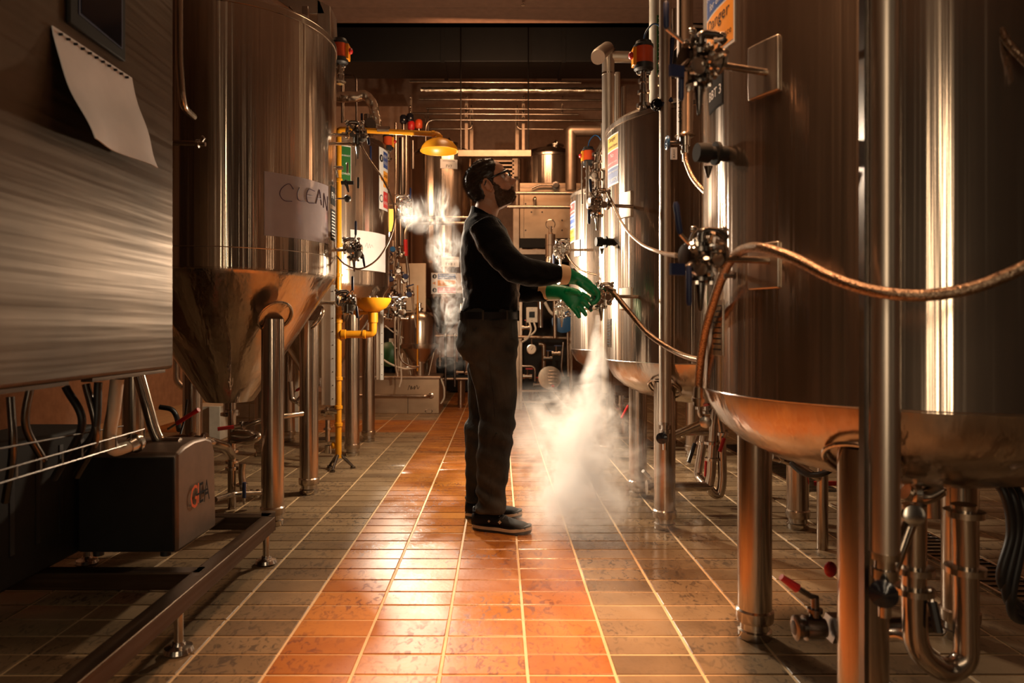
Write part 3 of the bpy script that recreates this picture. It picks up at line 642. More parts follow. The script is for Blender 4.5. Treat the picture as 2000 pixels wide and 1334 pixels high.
B().tube([(0, 0, -.25), (0, 0, .08), (.05, 0, .16), (.05, 0, .3)], .020, n=14, fil=.05).obj('riser', 'pipe', t)
for z_ in (-.2, -.13, -.06, .0, .06): B().stack((0, 0, z_), (0, 0, 1), [(0, .024), (.002, .038), (.018, .038), (.02, .024)]).obj('clamp', 'chrome', t)
B().stack((-.03, -.03, -.1), (0, -1, 0), [(0, .035), (.012, .035), (.014, .02), (.04, .02)]).obj('gauge', 'chrome', t)
for x in (-.075, -.11): B().cyl((x, 0, -.3), (x, 0, .02), .007, n=8).obj('rod', 'pipe', t)
# ================================================================ pipes and fittings beside the tanks
def pipe(name, pts, r, mat, label, fil=0.05, n=16, cat='pipe', group=None, bands=()):
    b = B().tube(pts, r, n=n, fil=fil); 
    if not bands: o = b.obj(name, mat); tag(o, label, cat, group); return o
    t = empty(name, label, cat, pts[0], group); off = Vector(pts[0]); b.v = [tuple(Vector(v)-off) for v in b.v]; b.obj('run', mat, t)
    for (p, d) in bands: B().stack(Vector(p)-off-Vector(d).normalized()*.006, d, [(0, r+.004), (.012, r+.004)], 20).obj('band', 'chrome', t)
    return t
def drain_riser(k, x, y, z0, label, z1=2.9):
    t = empty('riser_pipe', label, 'pipe', (x, y, 0), 'vertical riser pipes in front of the right-hand tanks')
    B().cyl((0, 0, z0), (0, 0, z1), .0285, n=28).obj('run', 'clad', t)
    B().stack((0, 0, z0), (0, 0, -1), [(-.004, .03), (.01, .03), (.012, .02), (.03, .02), (.031, .026), (.05, .026), (.051, .018), (.09, .018), (.091, .013), (.13, .012)]).obj('coupling', 'chrome', t)
    B().stack((-.012, -.015, z0-.068), (-.5, -1, 0), [(0, .014), (.02, .014), (.021, .026), (.034, .027), (.036, .018), (.040, .006)]).obj('valve_knob', 'gloss', t)
    if k == 0: B().box((-.0345, .016, 1.2+z0/2), (.010, .022, 3.4-z0)).obj('cable_tray', 'iron', t)
    return t
drain_riser(0, .79, 1.435, .525, 'pale riser pipe in front of the nearest right tank, running full height')
drain_riser(1, .79, 3.335, .535, 'slim riser pipe in front of the middle right tank leg')
drain_riser(2, .79, 5.22, .5, 'slim riser pipe between the middle and farthest right tanks', 2.5)
# lagged pipes behind the middle right tank
P2 = lambda px, py, Y: P(px, py, Y)
pipe('lagged_pipe', [P2(1188, 330, 4.75), P2(1188, 92, 4.75), P2(1168, 108, 4.3), P2(1168, 112, 4.2)], .042, 'clad', 'tall metal-clad pipe with a top elbow, left of the middle right tank', .08, 24, bands=[(P2(1188, 145, 4.75), (0, 0, 1)), (P2(1188, 98, 4.75), (0, 0, 1))])
pipe('lagged_pipe', [P2(1195, 111, 4.75), P2(1255, 112, 4.75)], .038, 'clad', 'short horizontal clad pipe behind the orange control head', 0, 24)
pipe('lagged_pipe', [P2(1206, 300, 5.0), P2(1206, 142, 5.0)], .020, 'clad', 'thin lagged pipe standing right of the tall clad pipe', 0, 14)
pipe('lagged_pipe', [P2(1218, 300, 5.3), P2(1218, 170, 5.3)], .018, 'pipe', 'thinnest dark pipe between the tall clad pipe and the middle right tank', 0, 14)
t = empty('hot_water_pipe', 'wide beige lagged pipe lettered HOT WATER above the middle right tank', 'pipe', P(1284, 100, 3.9))
B().cyl((0, 0, -.42), (0, 0, .9), .045, n=28).obj('run', 'cream', t)
lb = B().box((.002, -.046, .01), (.030, .004, .34)).obj('pipe_label', 'signg', t)
b = B(); text(b, 'HOT WATER', .05, (.002, -.0495, .01), (0, 0, -1), (1, 0, 0), w=.31, h=.02); b.obj('lettering', 'signw', lb)
pipe('conduit', [P2(1345, 50, 5.5), P2(1375, 52, 5.5)], .012, 'clad', 'thin conduit crossing behind the nearest right tank at the top', 0)
# sight cylinder with valve and brown hose between the right tanks
t = empty('sight_cylinder', 'long polished cylinder ending in a flange and blue handwheel between the right tanks', 'cylinder', P(1338, 268, 2.45)); 
B().stack((0, 0, 0), (0, 0, 1), [(0, .028), (.004, .036), (.010, .030), (.014, .0275), (.9, .0275)], 28).obj('barrel', 'pipe', t)
B().box((-.0275, -.012, .3), (.003, .022, .62)).obj('scale_strip', 'signw', t)
b = B(); text(b, 'DANGER HOT', .03, (-.024, -.0235, .13), (0, 0, -1), (.4, .0, 0), w=.18, h=.03); b.obj('lettering', 'ink', t)
B().stack((.0, 0, 0), (0, 0, -1), [(0, .02), (.03, .018), (.031, .012), (.045, .012), (.046, .015), (.058, .013), (.06, .010), (.085, .010)]).obj('outlet_fitting', 'chrome', t)
vk = B().cyl((-.01, 0, -.02), (-.058, 0, -.02), .007, n=12).obj('valve_stem', 'iron', t)
B().torus((-.062, 0, -.02), .020, .005, axis=(1, 0, 0), n=20).obj('handwheel', 'bluepipe', vk)
for a in range(5): B().cyl((-.062, 0, -.02), (-.062, .02*math.cos(a*1.2566), -.02+.02*math.sin(a*1.2566)), .003, n=6).obj('spoke', 'bluepipe', vk)
B().box((-.04, -.004, -.058), (.022, .003, .042)).obj('tag', 'paper', t)
b = B(); text(b, 'RAW', .01, (-.040, -.0065, -.058), (0, 0, 1), (-1, 0, 0), w=.03, h=.008); b.obj('lettering', 'ink', t)
# hoses
def hose(pts, r, mat, label, fit=None, n=12):
    q = spline(pts, 10); t = empty('hose', label, 'hose', q[0]); off = Vector(q[0])
    B().tube([v-off for v in q], r, n=n).obj('tube', mat, t)
    for e in (fit or ()):
        p0, p1 = (q[0], q[3]) if e == 0 else (q[-1], q[-4])
        B().stack(Vector(p0)-off, Vector(p1)-Vector(p0), [(0, r*1.25), (.012, r*1.25), (.013, r*1.6), (.024, r*1.6), (.025, r*1.3), (.055, r*1.15)]).obj('end_fitting', 'chrome', t)
    return t
hose([P(1364, 792, 2.02), P(1366, 730, 2.0), P(1377, 650, 1.92), P(1402, 565, 1.8), P(1428, 507, 1.68), P(1470, 483, 1.56), P(1540, 500, 1.46), P(1620, 540, 1.38), P(1700, 567, 1.32), P(1790, 577, 1.27), P(1880, 567, 1.24), P(1960, 540, 1.22), P(2060, 492, 1.2)], .0115, 'braid', 'thick braided hose arching across the nearest right tank', [0])
hose([P(1182, 562, 3.36), P(1196, 570, 3.33), P(1225, 604, 3.25), P(1262, 648, 3.15), P(1300, 676, 3.05), P(1335, 694, 2.95), P(1368, 703, 2.85), P(1392, 704, 2.8)], .0125, 'braid', 'braided hose drooping from the gloved valve to behind the nearest right tank', [0])
hose([P(1186, 374, 3.42), P(1198, 400, 3.4), P(1222, 446, 3.2), P(1252, 476, 2.8), P(1290, 493, 2.2), P(1322, 499, 1.66)], .006, 'braid', 'thin hose looping between the valve clusters of the two nearer right tanks')
hose([P(1337, 294, 2.45), P(1341, 318, 2.43), P(1352, 345, 2.4), P(1368, 366, 2.36), P(1392, 388, 2.3)], .009, 'braid', 'short brown hose hanging from the long polished cylinder')
hose([P(1100, 478, 5.3), P(1108, 498, 5.28), P(1122, 518, 5.26), P(1140, 530, 5.24), P(1166, 537, 5.2)], .008, 'braid', 'thin hose below the upper valve of the farthest right tank')
hose([P(704, 282, 3.85), P(722, 312, 3.83), P(745, 345, 3.8), P(764, 385, 3.8), P(771, 425, 3.8), P(760, 470, 3.8), P(735, 508, 3.8), P(703, 525, 3.82), P(675, 517, 3.86), P(657, 500, 3.9)], .0048, 'braid', 'thin brown hose looping down past the far left tank sheet')
# ---- under the middle right tank
def loop_pipe(pts, r, label, fil=.04, clamps=(), lever=None):
    t = empty('drain_pipe', label, 'pipe', pts[0]); off = Vector(pts[0]); q = [Vector(p)-off for p in pts]
    B().tube(q, r, n=16, fil=fil).obj('run', 'pipe', t)
    for (p, d) in clamps: B().stack(Vector(p)-off, d, [(0, r*1.05), (.002, r*1.6), (.016, r*1.6), (.018, r*1.05)]).obj('clamp', 'chrome', t)
    for (p0, p1, m_) in (lever or ()):
        l = B().tube([Vector(p0)-off, Vector(p0)-off+(Vector(p1)-Vector(p0))*.35], .006, n=8).obj('lever', 'chrome', t)
        B().tube([Vector(p0)-off+(Vector(p1)-Vector(p0))*.3, Vector(p1)-off], .010, n=8).obj('grip', m_, l)
    return t
Y = 3.75
loop_pipe([P(1398, 800, Y), P(1394, 830, Y), P(1389, 930, Y), P(1383, 955, Y), P(1405, 972, Y), P(1411, 940, Y), P(1409, 850, Y), P(1402, 810, Y)], .024, 'U-shaped drain pipe under the middle right tank, nearest the camera', .10,
   [(P(1389, 868, Y), (0, 0, 1)), (P(1390, 900, Y), (0, 0, 1)), (P(1410, 850, Y), (0, 0, 1))], [(P(1418, 845, Y-.05), P(1406, 882, Y-.08), 'red')])
loop_pipe([P(1376, 845, 4.0), P(1366, 905, 4.0), P(1362, 930, 4.0), P(1378, 948, 3.9)], .024, 'bent drain pipe with red-striped joint under the middle right tank', .06, [(P(1372, 868, 4.0), (0, 0, 1))], [(P(1378, 942, 3.85), P(1380, 900, 3.8), 'red')])
loop_pipe([P(1270, 952, 3.75), P(1390, 950, 3.75)], .025, 'horizontal drain pipe just above the floor under the middle right tank', 0, [(P(1262, 952, 3.75), (1, 0, 0))], [(P(1272, 935, 3.7), P(1256, 920, 3.65), 'white')])
loop_pipe([P(1310, 853, 3.55), P(1345, 838, 3.55), P(1378, 824, 3.55)], .019, 'slanting pipe from the riser to the drain cluster under the middle right tank', 0, [(P(1378, 824, 3.54), (-.3, -1, 0))], [(P(1362, 851, 3.5), P(1345, 903, 3.45), 'black')])
loop_pipe([P(1330, 846, 3.9), P(1420, 844, 3.9)], .016, 'level cross pipe behind the slanting pipe under the middle right tank', 0, [(P(1330, 846, 3.9), (1, 0, 0))])
loop_pipe([P(1368, 785, 3.7), P(1366, 812, 3.7), P(1385, 822, 3.7)], .014, 'short outlet pipe below the thick hose end', .03, [(P(1366, 800, 3.7), (0, 0, 1))], [(P(1372, 792, 3.65), P(1385, 788, 3.6), 'red')])
pipe('crossing_pipe', [P(1190, 776, 6.6), P(1260, 778, 6.6)], .02, 'chrome', 'bright cross pipe behind the steam at knee height', 0)
pipe('crossing_pipe', [P(1180, 852, 5.2), P(1238, 852, 5.2)], .022, 'pipe', 'low pipe between the legs of the farthest right tank', 0)
# assorted drain gear under the farthest right tank
for i, (px, py, lb) in enumerate(((1195, 790, 'dark pump fitting under the farthest right tank, beside the steam'), (1212, 812, 'pipe joint with red lever under the farthest right tank'))):
    loop_pipe([P(px, py-40, 5.8), P(px, py, 5.8), P(px+25, py+18, 5.8), P(px+25, py+60, 5.8)], .028, lb, .05, [(P(px, py-20, 5.8), (0, 0, 1)), (P(px+25, py+40, 5.8), (0, 0, 1))], [(P(px+20, py-30, 5.7), P(px+2, py+5, 5.6), 'red')] if i else None)
# ---- under the nearest right tank
Y = 1.62
loop_pipe([P(1785, 985, Y), P(1785, 1190, Y), P(1790, 1275, Y), P(1850, 1315, Y), P(1888, 1290, Y), P(1886, 1120, Y), P(1882, 985, Y)], .027, 'thick U-shaped drain pipe under the nearest right tank', .09,
   [(P(1785, 1120, Y), (0, 0, 1)), (P(1785, 1160, Y), (0, 0, 1)), (P(1885, 1120, Y), (0, 0, 1)), (P(1883, 1010, Y), (0, 0, 1))], [(P(1815, 1150, Y-.02), P(1833, 1235, Y-.04), 'black')])
loop_pipe([P(1735, 1240, 1.7), P(1770, 1240, 1.66), P(1800, 1275, 1.63)], .016, 'short stub joining the thick U-shaped drain pipe from the left', .03)
loop_pipe([P(1720, 1170, 1.5), P(1752, 1090, 1.5), P(1780, 1015, 1.52)], .014, 'slanting polished pipe rising beside the valve of the nearest right tank', 0, [(P(1781, 1005, 1.51), (-.2, -1, .1))])
loop_pipe([P(1768, 960, 1.7), P(1800, 975, 1.7), P(1835, 955, 1.7)], .02, 'chrome bow fitting right under the nearest right tank', .05, [(P(1775, 962, 1.7), (1, 0, 0))])
loop_pipe([P(1820, 940, 1.95), P(1822, 1010, 1.95)], .022, 'short vertical outlet under the nearest right tank', 0, [(P(1821, 965, 1.95), (0, 0, 1))])
# leg-side pipes seen behind
loop_pipe([P(1508, 893, 3.1), P(1545, 902, 3.1), P(1600, 935, 3.1)], .016, 'chrome pipe with black hose behind the nearest right tank legs', .05, [(P(1520, 893, 3.1), (1, 0, 0))])
hose([P(1546, 905, 3.05), P(1560, 918, 3.0), P(1580, 927, 2.95), P(1610, 924, 2.9), P(1640, 905, 2.9)], .012, 'black', 'short black hose sagging behind the nearest right tank legs')
pipe('post', [(1.44, 3.12, 0.0), (1.44, 3.12, 1.0)], .024, 'pipe', 'thin steel post left of the second leg of the nearest right tank', 0)
# small dark ball valve at floor height
t = empty('ball_valve', 'dark ball valve with a red-tipped lever low beside the nearest right tank', 'valve', P(1592, 1226, 1.72))
B().stack((-.052, 0, 0), (1, 0, 0), [(0, .022), (.003, .03), (.012, .03), (.016, .024), (.024, .022), (.026, .030), (.066, .030), (.068, .022), (.076, .022)], 24).obj('body', 'iron', t)
B().stack((-.0535, 0, 0), (1, 0, 0), [(0, .015), (.004, .021)], 20).obj('bore', 'black', t)
B().stack((.034, 0, 0), (1, 0, 0), [(0, .036), (.03, .036), (.032, .028), (.05, .028)], 6).obj('hex_nut', 'iron', t)
B().stack((0, 0, .025), (0, 0, 1), [(0, .013), (.012, .013), (.013, .018), (.022, .018), (.023, .01), (.05, .009)], 16).obj('stem', 'iron', t)
l = B().tube([(.006, 0, .072), (-.012, 0, .078), (-.075, -.004, .118)], .007, n=8).obj('lever', 'iron', t); B().tube([(-.045, -.002, .098), (-.085, -.004, .126)], [.012, .008], n=10).obj('grip', 'red', l)
B().tube([(.08, 0, 0), (.30, .02, 0)], .02, n=14).obj('tail_pipe', 'iron', t)
t = empty('ball_valve', 'ball valve with a pink-red knob peeping out behind the second near leg', 'valve', P(1622, 1112, 1.95)); B().ball((0, 0, 0), (.018, .012, .022)).obj('grip', 'red', t); B().tube([(0, 0, 0), (.08, .02, -.02)], .008, n=8).obj('lever', 'iron', t)
pipe('power_lead', [P(1636, 944, 3.4), P(1590, 944, 3.45)], .012, 'red', 'red plastic rod seen between the near tank legs', 0)
# dark hose bundle at the far right
for i in range(3):
    hose([P(1920+i*25, 930, 1.9), P(1960+i*18, 960+i*10, 1.85), P(1975+i*12, 1040, 1.85), P(1955+i*10, 1130+i*20, 1.85), P(1990, 1180+i*15, 1.9), P(2040, 1200, 1.9)], .012, 'black', ('innermost', 'middle', 'outermost')[i]+' black hose hanging at the right edge under the nearest tank')
for i in range(2): pipe('rod', [P(1905, 940+i*9, 2.3), P(2040, 935+i*12, 2.2)], .007, 'chrome', ('upper' if i == 0 else 'lower')+' thin bright rod at the right edge below the nearest tank', 0)
hose([P(1938, -20, 1.4), P(1950, 40, 1.4), P(1968, 82, 1.38), P(2010, 128, 1.35)], .007, 'braid', 'dark curved hose in the top right corner')
# ================================================================ yellow emergency shower and eyewash
sx, sy = P(661, 915, 4.88).x, 4.88
t = empty('emergency_shower', 'yellow emergency shower post with overhead rose and eyewash bowl', 'shower', (sx, sy, 0))
L = lambda px, py, Y=4.88: P(px, py, Y)-Vector((sx, sy, 0))
for a in (20, 140, 260):
    x, y = math.cos(R(a)), math.sin(R(a))
    B().tube([(x*.015, y*.015, .10), (x*.1, y*.1, .012)], [.012, .009], n=8).obj('foot', 'iron', t); B().cyl((x*.1, y*.1, 0), (x*.1, y*.1, .014), .018, n=12).obj('foot_pad', 'iron', t)
zt_ = L(662, 256).z
B().cyl((0, 0, .08), (0, 0, zt_-.0), .0215, n=24).obj('post', 'yellow', t)
for z_ in (.30, .42, .62, 1.02, 1.08, 1.34, 1.55, 2.0): B().stack((0, 0, z_), (0, 0, 1), [(0, .0225), (.002, .028), (.024, .028), (.026, .0225)], 22).obj('socket', 'yellow', t)
e1 = L(858, 262)
arm = B().tube([(0, 0, zt_-.03), (0, 0, zt_+.01), (.04, 0, zt_+.012), (e1.x-.02, 0, e1.z), (e1.x, 0, e1.z-.01), (e1.x, 0, e1.z-.08)], .0185, n=20, fil=.035).obj('arm', 'yellow', t)
B().stack((.27, 0, zt_+.01), (1, 0, -.03), [(0, .02), (.003, .025), (.085, .025), (.088, .02)]).obj('chrome_union', 'chrome', arm)
B().stack((e1.x-.055, 0, e1.z+.001), (1, 0, 0), [(0, .019), (.003, .024), (.022, .024), (.025, .019)]).obj('socket', 'yellow', arm)
rz = L(854, 285).z
B().lathe([(.02, .055), (.03, .05), (.062, .042), (.098, .022), (.122, -.008), (.131, -.035), (.128, -.038), (.118, -.012), (.09, .014), (.03, .036), (.001, .038)], (e1.x, 0, rz), 48).obj('shower_rose', 'yellow', t)
B().torus((e1.x, 0, rz-.036), .130, .0035, n=48, m=6).obj('rose_rim', 'yellow', t)
B().stack((e1.x, 0, rz+.05), (0, 0, 1), [(0, .024), (.022, .024)]).obj('rose_neck', 'yellow', t)
# eyewash
bx = L(727, 592).x; bz = L(727, 592).z
bowl = B().lathe([(.001, -.065), (.05, -.06), (.10, -.03), (.128, .012), (.132, .034), (.126, .034), (.12, .012), (.09, -.02), (.045, -.048), (.001, -.052)], (bx, 0, bz), 48).obj('eyewash_bowl', 'yellow', t)
B().stack((bx+.005, 0, bz-.065), (0, 0, -1), [(0, .026), (.002, .034), (.07, .034), (.072, .028), (.12, .028)], 22).obj('drain_tail', 'yellow', bowl)
zz = L(700, 653).z
B().tube([(bx+.005, 0, bz-.17), (bx+.005, 0, zz+.01), (bx-.03, 0, zz), (.02, 0, zz)], .026, n=20, fil=.05).obj('waste_pipe', 'yellow', t)
B().stack((bx-.065, 0, zz), (1, 0, 0), [(0, .027), (.002, .032), (.02, .032), (.022, .027)]).obj('socket', 'yellow', t)
B().stack((.022, 0, zz), (1, 0, 0), [(0, .034), (.03, .034), (.032, .027)]).obj('tee', 'yellow', t)
z2 = L(700, 611).z; B().cyl((0, 0, z2), (bx-.02, 0, z2), .013, n=14).obj('supply_pipe', 'yellow', t)
B().stack((bx-.12, 0, z2), (1, 0, 0), [(0, .014), (.002, .022), (.03, .022), (.032, .014)]).obj('socket', 'yellow', t)
for x in (-.02, .03): B().ball((bx+x, 0, bz+.04), (.012, .012, .014), 12, 8).obj('spray_head', 'chrome', bowl)
zf = L(650, 802).z; B().stack((-.09, 0, zf), (1, 0, 0), [(0, .02), (.004, .03), (.02, .03), (.022, .018), (.06, .018), (.062, .026), (.085, .026)]).obj('inlet_valve', 'chrome', t)
zf = L(650, 870).z; B().ball((-.035, 0, zf), (.018, .018, .026)).obj('drain_plug', 'yellow', t)
# little steel cup on the floor by the shower foot
p = P(641, 893, 4.95); o = B().lathe([(.001, 0), (.024, 0), (.025, .004), (.025, .055), (.022, .055), (.022, .006), (.001, .006)], (p.x, p.y, .10), 24)
o.v = [(v[0], v[1], v[2]) for v in o.v]; o = o.obj('steel_cup', 'chrome'); tag(o, 'small plain steel pot hanging low beside the shower foot', 'cup')
# cable trays (perforated strips) beside the left tanks
for (px, y0, y1, Yy, w_, lb) in ((641, 556, 792, 4.7, .085, 'wide steel cable tray left of the yellow post'), (742, 560, 742, 6.2, .06, 'narrow steel cable tray beyond the far left tank legs')):
    p = P(px, y1, Yy); q = P(px, y0, Yy); t = empty('cable_tray', lb, 'cable tray', (p.x, p.y, p.z)); hh = q.z-p.z
    B().box((0, .03, hh/2), (w_, .004, hh)).box((-w_/2, .01, hh/2), (.003, .04, hh)).obj('channel', 'clad', t)
    B().box((w_/2-.012, .0, hh/2), (.028, .004, hh)).obj('face_strip', 'white', t)
    for i in range(9): B().cyl((w_/2-.012, -.003, hh*(i+.5)/9), (w_/2-.012, 0, hh*(i+.5)/9), .004, n=8).obj('rivet', 'iron', t)
# foil-lagged bent pipe over the far left tank
q = spline([P(640, 189, 5.9), P(672, 190, 5.9), P(695, 189, 5.9), P(712, 186, 5.9), P(726, 200, 5.9), P(731, 218, 5.9), P(735, 240, 5.9), P(737, 262, 5.9)], 8)
b = B().tube(q, .042, n=24)
b.v = [tuple(Vector(v)+noise.noise_vector(Vector(v)*34)*.007) for v in b.v]; o = b.obj('foil_duct', 'foil', ang=30); tag(o, 'crumpled foil-wrapped bent pipe over the far left tank', 'pipe')
for i, (px, r_) in enumerate(((668, .010), (671, .006), (696, .009))):
    pts = [P(px, 240, 6.6), P(px, 90, 6.6)] if i < 2 else [P(662, 146, 6.6), P(696, 147, 6.6), P(696, 250, 6.6)]
    pipe('conduit', pts, r_, 'pipe' if i == 1 else 'iron', ('dark conduit left of the foil pipe', 'bright thin conduit crossing behind the foil pipe', 'dark right-angled conduit on the rear wall')[i], .06)
t = empty('butterfly_valve', 'blue-levered valve with round gauge under the foil-wrapped pipe', 'valve', P(718, 245, 5.85))
B().stack((0, 0, -.09), (0, 0, 1), [(0, .03), (.05, .03), (.052, .042), (.07, .042), (.072, .03), (.18, .03)]).obj('body', 'chrome', t)
B().stack((.01, -.03, .0), (.6, -1, 0), [(0, .02), (.03, .02), (.031, .045), (.045, .045)]).obj('gauge', 'iron', t)
B().box((-.045, -.02, .03), (.018, .014, .13)).obj('lever', 'blue', t, bevel=.004)
o = B().box(P(724, 300, 5.3), (.014, .012, .115)).obj('blue_lever', 'blue', bevel=.004); tag(o, 'flat blue lever against the far left tank', 'lever')
# backlit amber sign edge by the far left tank
k = N('lit_amber_panel'); k.b.inputs['Base Color'].default_value = (.9, .45, .03, 1); k.b.inputs['Emission Color'].default_value = (1, .55, .10, 1); k.b.inputs['Emission Strength'].default_value = 1.0; M['litamber'] = k.m
t = empty('indicator_lamp', 'glowing amber lamp panel at the edge of the far left tank', 'lamp', P(763, 430, 5.95)); B().box((0, 0, 0), (.045, .012, .19)).obj('lens', 'litamber', t, bevel=.003); B().box((0, .012, 0), (.055, .012, .2)).obj('housing', 'chrome', t)
# ================================================================ left cabinet, skid and motor
fx = -1.06; y1 = fx*F/(340-CX); z0 = H-80/F*y1
t = empty('control_cabinet', 'large stained stainless cabinet filling the left edge', 'cabinet', (fx, y1, z0))
W_, D_, HH = 0.7, 1.75, 1.75
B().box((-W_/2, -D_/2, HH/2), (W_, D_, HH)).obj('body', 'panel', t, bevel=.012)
for k_ in range(3): B().box((-.02, -.25-.5*k_, -.004), (.03, .4, .010)).obj('bottom_lip', 'panel', t)
def onface(px, py):
    Yy = fx*F/(px-CX); return Vector((.0, Yy-y1, H+(CY-py)/F*Yy-z0))
pl = [onface(128, 0)+Vector((0, 0, .08)), onface(238, -5), onface(238, 122), onface(125, 42)]
sc = B().prism([(q.y, q.z) for q in (onface(128, -60), onface(238, -20), onface(238, 121), onface(128, 44))], (0.001, 0, 0), (0, 1, 0), (0, 0, 1), (.010, 0, 0)).obj('screen_frame', 'darkbox', t, bevel=.003)
B().prism([(q.y, q.z) for q in (onface(145, -50), onface(231, -22), onface(231, 97), onface(145, 28))], (0.0105, 0, 0), (0, 1, 0), (0, 0, 1), (.002, 0, 0)).obj('screen_trim', 'blue', sc)
B().prism([(q.y, q.z) for q in (onface(149, -47), onface(228, -22), onface(228, 92), onface(149, 26))], (0.0127, 0, 0), (0, 1, 0), (0, 0, 1), (.001, 0, 0)).obj('screen', 'gloss', sc)
# curled paper wallet hung on the cabinet
t = empty('paper_wallet', 'curled buff paper folder hanging on the stainless cabinet', 'paper', (fx, y1, z0))
c4 = [onface(98, 50), onface(254, 152), onface(272, 328), onface(112, 270)]
n_ = 14; v = []; f = []
for i in range(n_+1):
    for j in range(n_+1):
        a, b_ = i/n_, j/n_; p = (c4[0]*(1-a)+c4[1]*a)*(1-b_)+(c4[3]*(1-a)+c4[2]*a)*b_
        out = .006+.075*b_**1.5*(1-.35*a)+.010*math.sin(a*7+b_*2)*b_+.006*math.sin(b_*9+a*3)*b_
        v.append((out, p.y, p.z))
N1 = len(v); v += [(q[0]-.003, q[1], q[2]) for q in v]
for i in range(n_):
    for j in range(n_):
        q = i*(n_+1)+j; f.append((q, q+1, q+n_+2, q+n_+1)); f.append((N1+q, N1+q+n_+1, N1+q+n_+2, N1+q+1))
edge = [i*(n_+1) for i in range(n_+1)]+[n_*(n_+1)+j for j in range(1, n_+1)]+[i*(n_+1)+n_ for i in range(n_-1, -1, -1)]+[j for j in range(n_-1, 0, -1)]
for i in range(len(edge)): a = edge[i]; b_ = edge[(i+1) % len(edge)]; f.append((a, N1+a, N1+b_, b_))
B().add(v, f).obj('folder', 'paper', t, ang=60)
b = B(); d = (c4[1]-c4[0])
for k_ in range(11): q = c4[0]+d*((k_+.7)/12)+Vector((.012, 0, -.012)); b.cyl(q+Vector((-.004, 0, 0)), q+Vector((.004, 0, 0)), .0035, n=8)
b.obj('punched_holes', 'ink', t)
# skid frame rails on levelling feet
t = empty('skid_frame', 'low stainless skid frame on levelling feet, lower left', 'frame', (-.975, 2.93, 0))
B().box((0, -.9, .16), (.06, 1.86, .058)).obj('side_rail', 'panel', t, bevel=.004)
B().prism([(-.03, .131), (.03, .131), (.03, .189), (-.03, .189)], (0, .03, 0), (1, 0, 0), (0, 0, 1), (-.03, .09, 0)).obj('mitred_end', 'panel', t)
B().box((-.36, .06, .16), (.72, .06, .058)).obj('cross_rail', 'panel', t, bevel=.004)
B().box((-.36, -.62, .16), (.72, .06, .058)).obj('cross_rail', 'panel', t, bevel=.004)
B().box((-.75, -.9, .16), (.06, 1.86, .058)).obj('side_rail', 'panel', t, bevel=.004)
for (x, y) in ((0, 0), (0, -.80), (-.75, 0), (-.75, -.8)):
    f_ = B().cyl((x, y, .012), (x, y, .14), .014, n=14).obj('foot_screw', 'chrome', t); B().stack((x, y, 0), (0, 0, 1), [(0, .042), (.006, .045), (.018, .04), (.024, .022), (.032, .018)], 26).obj('foot_disc', 'chrome', f_)
B().box((-.42, -.22, .192), (.5, .42, .006)).obj('drip_tray', 'panel', t)
B().box((-.20, .10, .128), (.075, .004, .012)).obj('sticker', 'signy', t)
# motor cover with raised lettering
yb, yf = 2.46, 2.80; mx = -1.13
t = empty('motor_cover', 'rounded grey motor housing with three-letter lettering on the skid', 'motor', (mx, yb, .195))
prof = [(0, .0), (0, .35), (.06, .367), (.14, .375), (.24, .37), (.30, .35), (.325, .30), (.34, .0)]
B().prism([(y, z) for y, z in prof], (-.35, 0, 0), (0, 1, 0), (0, 0, 1), (.35, 0, 0)).obj('housing', 'cover', t, bevel=.012)
B().box((-.175, -.006, .172), (.335, .012, .33)).obj('end_plate', 'darkbox', t, bevel=.006)
b = B(); text(b, 'G', .1, (.0085, .115, .17), (0, 1, 0), (0, 0, 1), w=.058, h=.085)
text(b, 'I', .1, (.0085, .152, .176), (0, 1, 0), (0, 0, 1), w=.007, h=.075); b.obj('lettering', 'orange', t)
b = B(); text(b, 'E', .1, (.0085, .178, .172), (0, 1, 0), (0, 0, 1), w=.034, h=.075); text(b, 'A', .1, (.0085, .225, .17), (0, 1, 0), (0, 0, 1), w=.055, h=.08); b.box((.0085, .185, .172), (.001, .10, .007)); b.obj('lettering', 'ink', t)
for (x, y) in ((-.06, .04), (-.30, .04), (-.06, .28), (-.30, .28)):
    B().cyl((x, y, -.02), (x, y, .01), .018, n=12).obj('rubber_foot', 'black', t)
# lower machine body in the dark, pipes and hoses beneath the cabinet
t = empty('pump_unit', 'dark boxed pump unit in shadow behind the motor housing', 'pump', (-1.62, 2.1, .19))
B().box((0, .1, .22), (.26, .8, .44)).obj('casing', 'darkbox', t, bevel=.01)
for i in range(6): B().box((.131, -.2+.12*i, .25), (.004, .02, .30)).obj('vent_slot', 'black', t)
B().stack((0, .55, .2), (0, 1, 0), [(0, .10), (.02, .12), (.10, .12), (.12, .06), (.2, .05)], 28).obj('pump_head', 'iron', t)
hp = [((60, 765), (50, 830), (85, 900)), ((128, 770), (160, 830), (105, 935)), ((168, 765), (188, 850), (150, 930)), ((192, 762), (182, 850), (120, 905)), ((20, 790), (25, 880), (10, 980))]
for i, (a, b_, c_) in enumerate(hp):
    hose([P(a[0], a[1]-15, 2.0), P(*b_, 2.0), P(*c_, 2.05)], .011, 'black' if i % 2 else 'iron', ('first', 'second', 'third', 'fourth', 'fifth')[i]+' dark cable bundle drooping under the stainless cabinet')
hose([P(229, 740, 2.1), P(222, 800, 2.1), P(214, 850, 2.12), P(222, 878, 2.15), P(250, 872, 2.2), P(272, 862, 2.25)], .019, 'cream', 'thick beige hose bending under the stainless cabinet', [1])
pipe('suction_pipe', [P(272, 735, 2.6), P(300, 838, 2.6), P(312, 866, 2.6), P(352, 866, 2.6)], .021, 'pipe', 'polished slanting pipe between the cabinet and the near left tank', .09, 20)
